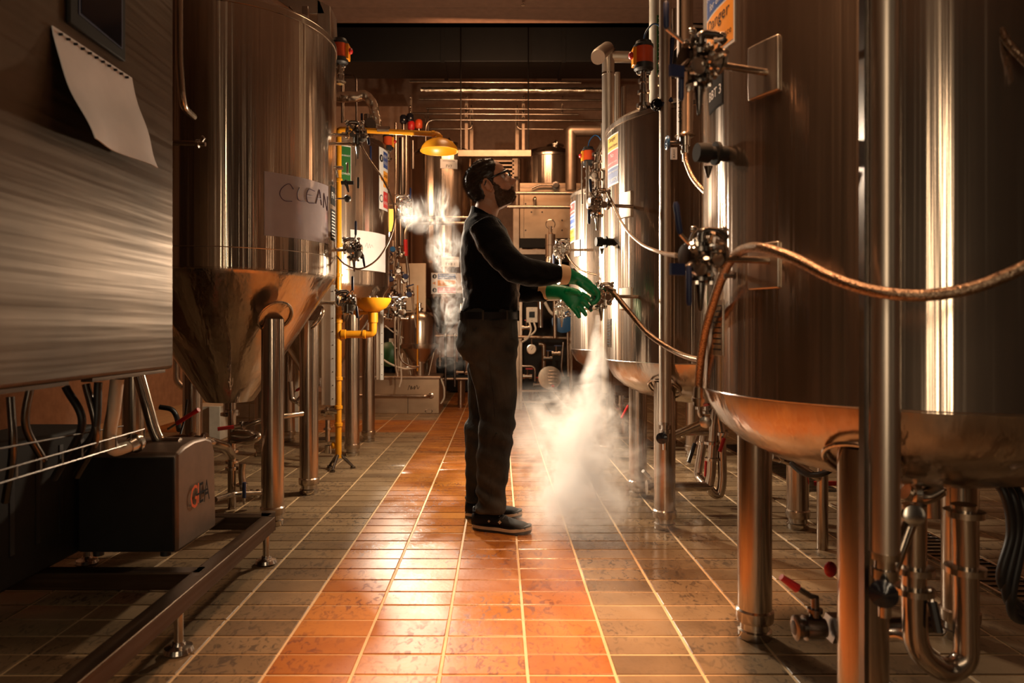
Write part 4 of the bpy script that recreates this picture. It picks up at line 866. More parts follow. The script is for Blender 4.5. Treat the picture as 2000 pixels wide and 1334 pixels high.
pipe('suction_pipe', [P(350, -30, 2.9), P(350, 120, 2.9), P(357, 208, 2.9), P(378, 228, 3.1)], .015, 'pipe', 'polished pipe bending in at the top beside the near left tank', .06)
t = empty('needle_valve', 'small steel branch valve poking from behind the cabinet onto the near left tank', 'valve', P(385, 280, 2.9))
B().cyl((-.12, 0, .003), (.0, 0, 0), .011, n=14).obj('stem', 'pipe', t); B().stack((-.005, 0, 0), (1, 0, -.1), [(0, .012), (.003, .018), (.014, .018), (.016, .01), (.04, .009)], 8).obj('nut', 'chrome', t)
B().tube([(.02, 0, .0), (.032, 0, .02), (.02, 0, .03)], .005, n=8).obj('lever', 'chrome', t)
# wire tray
t = empty('wire_tray', 'thin wire cable tray running along under the stainless cabinet', 'cable tray', P(10, 912, 1.5)); off = t.location
for (a, b_) in (((-20, 925), (282, 838)), ((-20, 950), (282, 858)), ((-20, 880), (240, 832))):
    B().tube([P(*a, 1.55)-off, P(*b_, 2.3)-off], .0026, n=6).obj('wire', 'iron', t)
for k_ in range(9):
    a = k_/8; B().tube([P(-20, 925, 1.55)*(1-a)+P(282, 838, 2.3)*a-off, P(-20, 950, 1.55)*(1-a)+P(282, 858, 2.3)*a-off], .0026, n=6).obj('cross_wire', 'iron', t)
# outlet gear under the near left tank
Yc = 3.82
loop_pipe([P(453, 785, Yc), P(453, 1005, Yc)], .022, 'vertical outlet pipe below the cone of the near left tank', 0, [(P(453, y_, Yc), (0, 0, 1)) for y_ in (806, 838, 866, 884, 905, 918)])
for i, (y_, r_) in enumerate(((905, .045), (875, .048), (850, .044))):
    pass
loop_pipe([P(458, 836, Yc-.1), P(505, 822, Yc-.1), P(560, 812, Yc), P(590, 808, Yc+.1)], .015, 'upper branch pipe leaving the near left tank outlet', .05, [(P(470, 832, Yc-.1), (1, 0, .2))], [(P(470, 832, Yc-.15), P(425, 838, Yc-.2), 'red')])
loop_pipe([P(452, 858, Yc-.12), P(485, 862, Yc-.12), P(508, 852, Yc-.12), P(485, 846, Yc-.05), P(455, 846, Yc)], .021, 'U-bend pipe at the near left tank outlet', .05)
loop_pipe([P(474, 905, Yc), P(472, 925, Yc), P(476, 960, Yc)], .019, 'short swollen pipe right of the near left tank outlet', .02, [(P(473, 950, Yc), (0, 0, 1))])
loop_pipe([P(420, 976, Yc-.3), P(455, 965, Yc-.1), P(508, 963, Yc)], .014, 'low horizontal pipe with blue lever under the near left tank', .03, [(P(488, 964, Yc-.02), (1, 0, 0)), (P(500, 964, Yc), (1, 0, 0))], [(P(477, 985, Yc-.1), P(477, 942, Yc-.1), 'blue')])
loop_pipe([P(330, 862, 3.2), P(350, 858, 3.2), P(405, 862, 3.2), P(440, 872, 3.4), P(452, 890, 3.7)], .024, 'dark manifold pipe left of the near left tank outlet', .05, [(P(372, 860, 3.2), (1, 0, 0)), (P(395, 861, 3.2), (1, 0, 0))], [(P(328, 838, 3.1), P(388, 800, 3.05), 'red')])
hose([P(312, 795, 4.4), P(335, 800, 4.4), P(345, 815, 4.4), P(350, 840, 4.3)], .016, 'black', 'black hose curling behind the manifold pipe')
hose([P(366, 780, 3.4), P(360, 820, 3.4), P(352, 850, 3.35)], .005, 'black', 'thin black cable dropping behind the cone of the near left tank')
pipe('elbow_pipe', [P(345, 700, 6.5), P(345, 745, 6.5), P(358, 757, 6.5)], .03, 'clad', 'cream bent pipe in front of the tiled low wall', .10)
# cupboards glimpsed under the cone
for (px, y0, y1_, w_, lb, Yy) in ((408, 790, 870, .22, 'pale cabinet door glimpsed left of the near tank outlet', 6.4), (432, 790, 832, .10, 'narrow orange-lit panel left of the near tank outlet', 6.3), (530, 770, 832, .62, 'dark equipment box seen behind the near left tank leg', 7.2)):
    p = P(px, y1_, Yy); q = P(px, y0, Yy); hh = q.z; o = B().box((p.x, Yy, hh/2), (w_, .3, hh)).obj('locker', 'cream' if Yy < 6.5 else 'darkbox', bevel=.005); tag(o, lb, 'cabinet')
loop_pipe([P(567, 745, 4.9), P(570, 780, 4.9), P(580, 785, 4.9), P(588, 775, 4.9)], .02, 'curved chrome pipe with red lever between the near left tank legs', .06, [(P(580, 787, 4.9), (.6, 0, .4))], [(P(575, 765, 4.85), P(590, 756, 4.8), 'red')])
loop_pipe([P(628, 806, 4.95), P(660, 805, 4.95)], .02, 'inlet fitting joining the yellow post near the floor', 0, [(P(634, 806, 4.95), (1, 0, 0)), (P(650, 806, 4.95), (1, 0, 0))], [(P(640, 800, 4.9), P(660, 792, 4.9), 'chrome')])
loop_pipe([P(612, 860, 5.3), P(672, 857, 5.3)], .022, 'low pipe crossing behind the yellow post', 0, [(P(640, 859, 5.3), (1, 0, 0))])
loop_pipe([P(640, 820, 5.1), P(640, 862, 5.1)], .018, 'short vertical pipe behind the yellow post', 0, [(P(640, 840, 5.1), (0, 0, 1))])
# top fittings over the near left tank
loop_pipe([P(600, 75, 3.95), P(628, 62, 4.0), P(632, 85, 4.0)], .014, 'chrome pipe bend over the near left tank rim', .03, [(P(612, 68, 3.95), (1, 0, .2))])
t = empty('clamp_fitting', 'chrome clamp fitting on the near left tank top, left of the duct', 'pipe fitting', P(550, 20, 3.6))
B().box((.02, 0, 0), (.11, .03, .014), rot=('Y', .3)).obj('clamp_bar', 'chrome', t, bevel=.003); B().stack((0, 0, -.07), (0, 0, 1), [(0, .028), (.03, .028), (.032, .036), (.045, .036), (.05, .02)]).obj('neck', 'chrome', t)
B().tube([(.01, 0, .01), (.07, 0, -.012), (.04, 0, .018)], .007, n=8).obj('lever', 'chrome', t)
t = empty('clamp_fitting', 'chrome clamp fitting hanging from the duct over the near left tank', 'pipe fitting', P(597, 40, 3.9))
B().box((0, 0, .04), (.034, .03, .07)).obj('bracket', 'chrome', t, bevel=.003); B().stack((0, 0, -.09), (0, 0, 1), [(0, .03), (.03, .03), (.032, .018), (.08, .014)]).obj('neck', 'chrome', t); B().box((.035, 0, -.035), (.04, .02, .026)).obj('latch', 'chrome', t, bevel=.003)
t = empty('square_duct', 'mitred metal duct turning down at the top behind the near left tank', 'duct', P(600, 5, 4.3)); off = t.location
B().prism([(0, -.07), (.17, -.07), (.115, .07), (-.2, .07)], (-.06, 0, 0), (1, 0, 0), (0, 0, 1), (0, .18, 0)).obj('horizontal_leg', 'clad', t, bevel=.004)
B().prism([(.06, .02), (.14, -.02), (.15, -.32), (.06, -.30)], (.0, 0.0, 0), (1, 0, 0), (0, 0, 1), (0, .18, 0)).obj('vertical_leg', 'clad', t, bevel=.004)
# ================================================================ back of the hall
def back_tank(px, Yy, r, ytop, zseam, label, dome=.10):
    p = P(px, ytop, Yy); z1 = p.z; t = empty('upright_tank', label, 'tank', (p.x, Yy, 0))
    B().lathe([(.04, zseam-.45), (.06, zseam-.45), (r-.01, zseam-.02), (r, zseam), (r, z1-.05), (r-.004, z1-.045)], n=64).obj('shell', 'tank', t)
    B().lathe([(r-.01, z1-.055), (r+.004, z1-.05), (r+.004, z1-.02), (r-.05, z1+dome*.45), (r*.6, z1+dome*.9), (.001, z1+dome)], n=64).obj('top_dome', 'pipe', t)
    B().torus((0, 0, z1-.05), r, .006, n=64, m=6).obj('top_rim', 'chrome', t); B().torus((0, 0, zseam), r, .005, n=64, m=6).obj('weld_seam', 'chrome', t)
    for a in (45, 135, 225, 315): B().cyl((r*.8*math.cos(R(a)), r*.8*math.sin(R(a)), 0), (r*.8*math.cos(R(a)), r*.8*math.sin(R(a)), zseam-.05), .035, n=14).obj('leg', 'pipe', t)
    B().stack((r*.2, -.05, z1+dome*.8), (0, 0, 1), [(0, .10), (.05, .10), (.055, .12), (.07, .12), (.075, .03), (.12, .02)], 24).obj('manway', 'chrome', t)
    B().torus((r*.2, -.17, z1+dome+.05), .04, .008, axis=(1, .3, 0), n=18).obj('handle', 'chrome', t)
    return t
bt1 = back_tank(866, 8.9, .41, 306, 1.36, 'rear steel tank with a white FV7 card below the yellow shower rose')
bt2 = back_tank(1072, 9.35, .40, 308, 1.40, 'rear domed steel tank to the right of the man\'s face')
c7 = (bt1.location.x, 8.9)
def card(tk, c, r, px0, px1, py0, py1, name, mat, rows=(), lab=None):
    th0, _ = on_tank(px0, (py0+py1)/2, c, r); th1, _ = on_tank(px1, (py0+py1)/2, c, r); th = (th0+th1)/2; w_ = abs(th1-th0)*r
    _, zt = on_tank((px0+px1)/2, py0, c, r); _, zb = on_tank((px0+px1)/2, py1, c, r)
    s = wrap(patch(-w_/2, w_/2, zb, zt, .002, .004, 6), (0, 0), r, th).obj(name, mat, tk, lab)
    for (ln, zf, hh, wf) in rows:
        b = B(); text(b, ln, .05, (0, .0048, zb+(zt-zb)*zf), (1, 0, 0), (0, 0, 1), w=w_*wf, h=hh); wrap(b, (0, 0), r, th).obj('lettering', 'ink', s)
    return s, th, w_, zb, zt
card(bt1, c7, .41, 860, 893, 311, 329, 'name_card', 'signw', [('FERMENTER', .80, .014, .7), ('FV7', .25, .034, .34)], 'white card lettered FV7')
card(bt1, c7, .41, 862, 896, 501, 521, 'name_card', 'signw', [('VESSEL', .75, .014, .6), ('FV8 1', .28, .034, .5)], 'white card behind the steam')
th, z = on_tank(867, 553, c7, .41)
sg = sign(bt1, (0, 0), .41, th, -.155, .155, z-.13, z+.125, [])
for zc, m_, ln, ic in ((z+.082, 'signb', ['Eye protection', 'must be worn'], 'signb'), (z+.0, 'signo', ['Danger', 'Confined space'], 'signo'), (z-.085, 'signr', ['No', 'unauthorised entry'], 'signr')):
    wrap(patch(-.075, .145, zc-.033, zc+.033, .002, .0025), (0, 0), .41, th).obj('band', m_, sg)
    for i, s_ in enumerate(ln):
        b = B(); text(b, s_, .03, (.035, .003, zc+.014-.028*i), (1, 0, 0), (0, 0, 1), w=.19 if len(s_) > 8 else .08, h=.018); wrap(b, (0, 0), .41, th).obj('lettering', 'signw' if m_ != 'signo' else 'ink', sg)
    b = B().stack((-.112, .002, zc), (0, 1, 0), [(0, .028), (.001, .028)], 3 if m_ == 'signo' else 24); wrap(b, (0, 0), .41, th).obj('pictogram', 'ink' if m_ != 'signo' else 'signo', sg)
    b = B().box((-.112, .0045, zc), (.008, .001, .03)); wrap(b, (0, 0), .41, th).obj('pictogram_mark', 'signw' if m_ != 'signo' else 'ink', sg)
card(bt1, c7, .41, 892, 912, 534, 573, 'paper_sheet', 'paper')
t_x = P(966, 300, 8.3).x; t_z = P(966, 301, 8.3).z
t = B().box((t_x, 8.3, t_z), (.87, .10, .082)).obj('support_beam', 'dull', bevel=.006); tag(t, 'pale horizontal box beam just above the man\'s head', 'beam')
for x in (-.40, .40): q = B(); q.cyl((t_x+x, 8.3, t_z), (t_x+x, 8.3, 5.65), .008, n=8); q.obj('hanger_rod', 'iron', t)
# rack of horizontal pipes high at the back
rack = [(160, 800, 1135, .016, 'pipe', 9.0, 'topmost thin pipe of the rear rack'), (194, 818, 1180, .014, 'pipe', 9.0, 'thin rack pipe just below the foil-wrapped run'), (212, 832, 1180, .013, 'pipe', 9.05, 'third thin rack pipe down, above the pair'),
        (222, 800, 1130, .014, 'pipe', 8.95, 'upper of the closely spaced pair of rack pipes'), (234, 832, 1180, .015, 'pipe', 9.05, 'lowest long rack pipe turning down at its left end')]
for y_, x0, x1, r, m_, Yy, lb in rack:
    pts = [P(x0, y_, Yy), P(x1, y_+2, Yy)]
    if y_ == 234: pts = [P(831, 285, Yy)]+pts
    pipe('rack_pipe', pts, r, m_, lb, .12, 12, group='rear overhead pipe rack')
b = B().tube([P(822, 176, 8.9)+(P(1180, 177, 8.9)-P(822, 176, 8.9))*(i/60) for i in range(61)], .034, n=18); b.v = [tuple(Vector(v)+noise.noise_vector(Vector(v)*28)*.008) for v in b.v]
tag(b.obj('foil_pipe', 'foil', ang=30), 'long foil-wrapped pipe run across the rear rack', 'pipe')
for k_, (px, y0, y1_, w_, lb) in enumerate(((803, 190, 262, .03, 'left bracket of the rear pipe rack'), (911, 190, 296, .04, 'middle bracket post of the rear pipe rack, left of centre'), (1022, 188, 298, .035, 'bracket post of the rear pipe rack, right of centre'), (1098, 200, 225, .02, 'short bright bracket under the foil-wrapped run'), (1010, 214, 300, .045, 'wide flat post behind the rear pipe rack'), (921, 214, 298, .045, 'wide flat post behind the left centre bracket'))):
    Yy = 9.15 if k_ < 4 else 9.4; p = P(px, y1_, Yy); q = P(px, y0, Yy); t = empty('rack_bracket', lb, 'bracket', p)
    B().box((0, 0, (q.z-p.z)/2), (w_, .03, q.z-p.z)).obj('post', 'dull', t)
    for y_ in (194, 212, 222, 234):
        if y0 <= y_+6 and y_ < y1_: z_ = P(px, y_, Yy).z-p.z; B().torus((0, -.06, z_), .02, .006, axis=(1, 0, 0), n=14).obj('pipe_clip', 'chrome', t)
pipe('return_pipe', [P(922, 226, 9.2), P(922, 252, 9.2), P(905, 252, 9.2), P(838, 252, 9.2)], .012, 'pipe', 'dim hooked pipe below the rack on the left', .10, 10)
pipe('return_pipe', [P(1010, 226, 9.2), P(1010, 252, 9.2), P(1028, 252, 9.2), P(1100, 253, 9.2)], .012, 'pipe', 'dim hooked pipe below the rack on the right', .10, 10)
for px in (836, 831): pipe('drop_pipe', [P(px, 212 if px == 836 else 222, 9.1), P(px, 268, 9.1)], .009, 'pipe', ('right' if px == 836 else 'left')+' of the twin short drop pipes beside the yellow arm', 0, 8)
pipe('clad_duct', [P(1182, 256, 8.0), P(1115, 256, 8.0), P(1115, 262, 8.0), P(1115, 372, 8.0)], .062, 'dull', 'thick clad pipe turning from horizontal to vertical left of the orange head', .05, 24)
for i, (px, y0, y1_, r, lb) in enumerate(((773, 240, 700, .016, 'upright thin pipe right of the amber lamp'), (793, 262, 420, .018, 'upright pipe with blue mark left of the rear FV7 tank'), (785, 270, 480, .045, 'wide dark upright duct left of the rear FV7 tank'), (806, 275, 330, .02, 'short upright beside the rear FV7 tank shoulder'))):
    pipe('upright_pipe', [P(px, y1_, 8.4), P(px, y0, 8.4)], r, 'pipe' if i < 2 else 'iron', lb, 0, 12)
for i, (px, py, m_) in enumerate(((788, 233, 'gloss'), (801, 230, 'gloss'), (803, 245, 'red'), (818, 242, 'orange'))):
    t = empty('valve_actuator', ('leftmost dark round actuator', 'second dark round actuator', 'red-buttoned actuator', 'dull orange actuator')[i]+' in the row left of the rack pipes', 'valve actuator', P(px, py, 8.6))
    B().stack((0, 0, -.06), (0, 0, 1), [(0, .03), (.02, .045), (.09, .045), (.11, .03)], 18).obj('housing', m_, t); B().cyl((0, 0, -.14), (0, 0, -.05), .02, n=10).obj('stem', 'chrome', t)
# horizontal transfer pipes at chest height
pipe('transfer_pipe', [P(768, 424, 7.9), P(925, 425, 7.9)], .020, 'pipe', 'upper transfer pipe running behind the man at chest height, left side', 0, group='transfer pipes behind the man', bands=[(P(887, 424.5, 7.9), (1, 0, 0)), (P(905, 424.6, 7.9), (1, 0, 0))])
pipe('transfer_pipe', [P(925, 436, 7.8), P(800, 436, 7.8), P(792, 452, 7.8), P(792, 470, 7.8)], .020, 'pipe', 'lower transfer pipe bending down left of the steam wisps', .12, group='transfer pipes behind the man', bands=[(P(887, 436, 7.8), (1, 0, 0)), (P(905, 436, 7.8), (1, 0, 0))])
pipe('transfer_pipe', [P(792, 468, 7.8), P(793, 500, 7.8)], .0215, 'red', 'red sleeve on the drop of the lower transfer pipe', 0)
pipe('transfer_pipe', [P(793, 500, 7.8), P(797, 530, 7.8), P(797, 560, 7.8)], .018, 'pipe', 'chrome and blue drop pipe below the red sleeve', .05)
pipe('transfer_pipe', [P(1005, 377, 7.9), P(1150, 378, 7.9)], .019, 'pipe', 'upper transfer pipe crossing the stainless cabinet right of the face', 0)
pipe('transfer_pipe', [P(990, 404, 7.8), P(1125, 405, 7.8)], .019, 'pipe', 'lower transfer pipe crossing the stainless cabinet right of the beard', 0)
# stainless cabinet on a frame, right of the man
def slab(name, px0, px1, py0, py1, Yy, d, mat, label, cat, bev=.005):
    a = P(px0, py1, Yy); c_ = P(px1, py0, Yy); t = empty(name, label, cat, ((a.x+c_.x)/2, Yy, a.z)); W_, Hh = c_.x-a.x, c_.z-a.z
    B().box((0, d/2, Hh/2), (W_, d, Hh)).obj('body', mat, t, bevel=bev); return t, W_, Hh
t, W_, Hh = slab('steel_cabinet', 1015, 1135, 357, 466, 8.46, .3, 'panel2', 'wide stainless cabinet with riveted front behind the transfer pipes', 'cabinet')
B().box((0, -.003, Hh*.93), (W_*.98, .006, .03)).obj('top_flange', 'dull', t); B().box((-W_/2+.05, -.002, Hh*.42), (.004, .004, Hh*.8)).obj('door_edge', 'iron', t)
for x, z_ in ((-.30, .42), (-.30, .10), (-.23, .32), (-.10, .32), (.03, .22), (.14, .22), (.14, .10)): B().cyl((x, -.005, z_), (x, 0, z_), .010, n=10).obj('rivet', 'iron', t)
B().tube([(-.20, -.02, Hh*.70), (-.19, -.09, Hh*.72), (-.19, -.09, Hh*.52)], .018, n=12, fil=.04).obj('outlet_elbow', 'pipe', t)
B().stack((.06, -.04, Hh*.93), (0, -1, 0), [(0, .05), (.03, .05), (.032, .03), (.05, .03)], 8).obj('top_valve', 'iron', t); B().tube([(-.23, -.05, Hh*.88), (-.15, -.06, Hh*.94), (.05, -.06, Hh*.94)], .012, n=10, fil=.04).obj('top_pipe', 'pipe', t)
t = empty('equipment_frame', 'welded steel equipment frame on the floor right of the man, carrying rails and dark shelves', 'frame', (P(1008, 700, 8.4).x, 8.4, 0)); off = t.location
def member(nm, px0, px1, y0, y1_, Yy, d, mat):
    a_ = P(px0, y1_, Yy)-off; c_ = P(px1, y0, Yy)-off
    B().box(((a_.x+c_.x)/2, Yy-off.y+d/2, (a_.z+c_.z)/2), (c_.x-a_.x, d, c_.z-a_.z)).obj(nm, mat, t, bevel=.003)
member('upright', 1002, 1014, 405, 800, 8.42, .06, 'dull'); member('upright', 1014, 1020, 470, 800, 8.44, .05, 'dull'); member('upright', 1112, 1118, 470, 800, 8.44, .05, 'dull')
for (px0, px1, y0, y1_, m_, nm) in ((1014, 1112, 466, 484, 'darkbox', 'shelf'), (1014, 1112, 487, 497, 'dull', 'cross_bar'), (1024, 1108, 498, 512, 'darkbox', 'shelf'), (1012, 1112, 578, 588, 'dull', 'cross_bar'), (1010, 1118, 762, 766, 'dull', 'floor_rail'), (1010, 1118, 784, 787, 'dull', 'floor_rail')): member(nm, px0, px1, y0, y1_, 8.43, .08, m_)
member('back_panel', 1020, 1112, 512, 575, 8.72, .04, 'darkbox'); member('back_panel', 1020, 1112, 590, 760, 8.72, .04, 'darkbox')
# bright filter canister with tapered base
t = empty('filter_canister', 'gold-lit filter canister hanging left of the farthest right tank', 'filter', P(1075, 485, 7.6))
B().stack((0, 0, -.09), (0, 0, 1), [(0, .055), (.12, .055), (.122, .06), (.13, .06), (.132, .055), (.24, .055), (.243, .04), (.26, .02), (.33, .02)], 24).obj('housing', 'dull', t)
B().tube([(.0, 0, -.09), (-.02, 0, -.20), (-.08, 0, -.28)], [.05, .035], n=14).obj('outlet', 'foil', t); B().torus((0, 0, .26), .05, .005, axis=(0, 1, 0), n=20).obj('clamp', 'chrome', t)
# control box, gauge, hoses
t, W_, Hh = slab('control_box', 1028, 1050, 600, 630, 7.6, .06, 'cream', 'small cream control box with a black window on the rear frame', 'control box')
B().box((0, -.003, Hh*.52), (.062, .006, .065)).obj('window', 'gloss', t, bevel=.002)
for z_ in (.15, .9): B().cyl((0, -.004, Hh*z_), (0, 0, Hh*z_), .005, n=8).obj('screw', 'iron', t)
for i, (a, b_) in enumerate((((1034, 630), (1020, 668)), ((1043, 630), (1024, 662)))):
    hose([P(a[0], a[1], 7.58), P(a[0]+3, a[1]+14, 7.55), P((a[0]+b_[0])/2+4, b_[1]-8, 7.55), P(*b_, 7.6)], .010, 'cream', ('left' if i == 0 else 'right')+' of the two pale leads below the cream control box')
t = empty('pressure_gauge', 'round pressure gauge below the cream control box', 'gauge', P(1038, 682, 7.5))
B().stack((0, .02, 0), (0, -1, 0), [(0, .05), (.04, .055), (.045, .052), (.046, .046)], 28).obj('case', 'chrome', t); g_ = B().cyl((0, -.0275, 0), (0, -.024, 0), .045, n=28).obj('dial', 'dull', t); B().box((.006, -.029, .008), (.004, .002, .04), rot=('Y', .6)).obj('needle', 'ink', g_); B().cyl((0, 0, .05), (0, 0, .11), .008, n=8).obj('stem', 'chrome', t)
t = empty('round_hatch', 'round bolted steel hatch end near the floor behind the steam', 'hatch', P(1074, 738, 7.5))
B().stack((0, .25, 0), (0, -1, 0), [(0, .11), (.22, .11), (.222, .125), (.25, .125), (.252, .10)], 36).obj('flange', 'pipe', t)
for i in range(5): B().box((.025, -.012, .075-.034*i), (.10-.01*abs(i-2), .02, .012)).obj('rib', 'chrome', t, bevel=.003)
B().box((.03, -.02, -.085), (.03, .02, .016)).obj('label', 'red', t)
for i, (pts, r, m_, lb) in enumerate((
    ([(1052, 672), (1062, 672), (1062, 730)], .025, 'pipe', 'bent pipe above the round hatch'),
    ([(1012, 658), (1108, 660)], .018, 'dull', 'copper-toned level pipe behind the gauge'),
    ([(1108, 600), (1110, 735)], .014, 'dull', 'upright rod left of the farthest right tank base'),
    ([(1055, 590), (1056, 640)], .03, 'chrome', 'short stout pipe behind the cream control box'),
    ([(1064, 590), (1076, 612), (1090, 618)], .018, 'cream', 'pale bent hose right of the cream control box'),
    ([(1083, 588), (1084, 660)], .02, 'dull', 'upright strut behind the lower valve cluster'),
    ([(1100, 668), (1096, 720), (1100, 735)], .010, 'chrome', 'thin drop line left of the farthest right tank'),
    ([(1020, 715), (1045, 715), (1045, 745)], .012, 'chrome', 'thin angled line left of the round hatch'))):
    pipe('process_pipe', [P(x, y_, 8.1-.04*i) for x, y_ in pts], r, m_, lb, .06, 12)
for i, (px, py) in enumerate(((1030, 735), (1050, 752), (1086, 690), (1070, 700), (1028, 640))):
    t = empty('pipe_valve', ('lowest valve left of the round hatch', 'valve touching the round hatch', 'valve right of the gauge', 'small valve above the round hatch', 'dark valve beside the frame upright')[i], 'valve', P(px, py, 7.9))
    B().stack((-.05, 0, 0), (1, 0, 0), [(0, .03), (.02, .03), (.022, .02), (.07, .02), (.072, .03), (.1, .03)], 12).obj('body', 'iron' if i % 2 else 'chrome', t); B().cyl((0, 0, 0), (0, 0, .08), .01, n=8).obj('stem', 'chrome', t); B().box((.02, 0, .085), (.08, .015, .012)).obj('lever', 'blue' if i in (2, 3) else 'red', t)
t = empty('blue_filter', 'blue round filter cover glimpsed left of the farthest right tank', 'filter', P(1100, 628, 8.0)); B().stack((0, .05, 0), (0, -1, 0), [(0, .13), (.06, .13), (.07, .08)], 28).obj('cover', 'bluepipe', t)
# steel trough, vessel on it
t = empty('steel_trough', 'low stainless trough standing on the floor at the end of the aisle', 'trough', (P(858, 808, 8.04).x, 8.04, 0)); 
hz = P(800, 738, 8.04).z
B().box((-.55, .30, hz/2), (1.1, .60, hz)).obj('body', 'panel2', t, bevel=.006)
B().box((-.55, .29, hz+.006), (1.14, .66, .03)).obj('rim', 'dull', t, bevel=.008)
B().tube([(-1.0, -.05, hz*.52), (-.14, -.05, hz*.50), (-.10, .0, hz*.50)], .019, n=14, fil=.04).obj('hand_rail', 'pipe', t)
B().stack((-.095, .0, hz*.5), (0, -1, 0), [(0, .035), (.006, .035), (.01, .02), (.02, .02)], 18).obj('rail_socket', 'pipe', t)
B().box((-.36, -.004, .10), (.005, .006, .22)).obj('joint', 'iron', t); B().torus((-.12, -.006, .03), .04, .004, axis=(0, 1, 0), n=24, el=.5).obj('drain_slot', 'iron', t)
B().tube([(.005, .1, hz), (.05, .1, hz*.7), (.05, .1, hz*.4), (.01, .1, hz*.25)], .010, n=8, fil=.04).obj('side_hose', 'cream', t)
bb = B(); stroke(bb, [(0, 0), (.3, .9), (.6, .1), (.7, .8), (.9, .2), (1.3, .8), (1.2, .1), (1.7, .9), (1.9, .2), (2.2, .7)], -.36, hz-.14, .06, .003, -.003); bb.obj('scratched_writing', 'iron', t)
vp = P(820, 700, 8.2); t = empty('steel_vessel', 'small domed steel vessel with conical base standing on the trough', 'vessel', (vp.x, 8.16, hz+.02))
zv = lambda py: H+(CY-py)/F*8.2-(hz+.02)
B().lathe([(.06, zv(733)), (.065, zv(712)), (.19, zv(682)), (.20, zv(676))], n=48).obj('cone', 'pipe', t)
B().lathe([(.22, zv(680)), (.225, zv(676)), (.225, zv(671)), (.195, zv(670)), (.196, zv(628)), (.185, zv(618)), (.15, zv(611)), (.06, zv(608)), (.001, zv(607))], n=48).obj('shell', 'pipe', t)
B().stack((0, 0, zv(609)), (0, 0, 1), [(0, .03), (.02, .03), (.022, .045), (.045, .045), (.05, .02), (.09, .02), (.092, .03), (.10, .03)], 20).obj('top_fitting', 'chrome', t)
B().stack((0, 0, zv(736)), (0, 0, 1), [(0, .10), (.01, .10), (.014, .075), (.16, .075), (.163, .095), (.18, .095), (.183, .075), (.2, .075)], 28).obj('base_pipe', 'pipe', t)
for a in (30, 150, 270): B().cyl((.2*math.cos(R(a)), .12*math.sin(R(a)), zv(680)), (.12*math.cos(R(a)), .07*math.sin(R(a)), 0), .012, n=10).obj('leg', 'dull', t)
B().stack((-.08, -.08, zv(716)), (-1, -.2, 0), [(0, .02), (.05, .02), (.052, .03), (.07, .03), (.1, .015), (.17, .012)], 12).obj('side_tap', 'chrome', t)
B().cyl((.001, -.21, zv(722)), (.003, -.21, zv(560)), .008, n=8).obj('brass_tube', 'yellow', t)
B().stack((.24, -.02, zv(715)), (0, 0, 1), [(0, .012), (.05, .012), (.052, .022), (.07, .022), (.075, .012), (.16, .012), (.162, .018), (.18, .018)], 12).obj('side_column', 'chrome', t)
slab('tall_locker', 772, 832, 514, 735, 8.40, .04, 'panel2', 'plain stainless upright panel behind the small vessel', 'panel2')
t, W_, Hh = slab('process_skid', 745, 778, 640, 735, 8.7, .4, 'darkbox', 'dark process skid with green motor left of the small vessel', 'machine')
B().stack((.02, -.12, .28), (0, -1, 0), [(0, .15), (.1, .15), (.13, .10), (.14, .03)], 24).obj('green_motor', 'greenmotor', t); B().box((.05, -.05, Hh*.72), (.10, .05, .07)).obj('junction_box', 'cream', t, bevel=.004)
# cluster of chrome valves and thin lines between the far left tank and vessel
rnd.seed(11)
vl = [(765, 545), (778, 530), (790, 548), (769, 575), (786, 590), (773, 612), (757, 622), (790, 622), (800, 575), (781, 500), (762, 510), (758, 590)]
wd = ['cluster valve beside the tank shoulder', 'cluster valve under the upright cylinder', 'cluster valve by the blue cap', 'cluster valve above the round white dial', 'cluster valve beside the brass line', 'cluster valve over the junction box', 'low cluster valve next to the yellow bowl', 'low cluster valve beside the vessel top', 'rightmost cluster valve below the red sleeve', 'top cluster valve on the upright cylinder', 'top cluster valve next to the tank edge', 'cluster valve touching the tray end']
for i, (px, py) in enumerate(vl):
    t = empty('line_valve', wd[i], 'valve', P(px, py, 7.4+.05*(i % 4)), 'chrome line valves left of the small vessel'); t.rotation_euler = (rnd.uniform(-.3, .3), rnd.uniform(-.6, .6), rnd.uniform(0, 3))
    B().stack((-.05, 0, 0), (1, 0, 0), [(0, .022), (.012, .032), (.024, .032), (.026, .018), (.075, .018), (.077, .032), (.09, .032), (.1, .02)], 14).obj('body', 'chrome', t)
    B().stack((0, 0, 0), (0, 0, 1), [(0, .02), (.04, .02), (.042, .028), (.055, .028), (.06, .01), (.09, .01)], 12).obj('bonnet', 'iron', t)
    B().box((.03, 0, .09), (.09, .018, .012)).obj('lever', ('blue', 'chrome', 'blue', 'iron')[i % 4], t, bevel=.003)
    B().ball((-.03, -.02, .03), (.02, .012, .02), 10, 6).obj('wing_nut', 'chrome', t)
pipe('sight_cylinder', [P(775, 520, 7.7), P(775, 492, 7.7)], .03, 'pipe', 'short upright chrome cylinder at the top of the line valves', 0, 20)
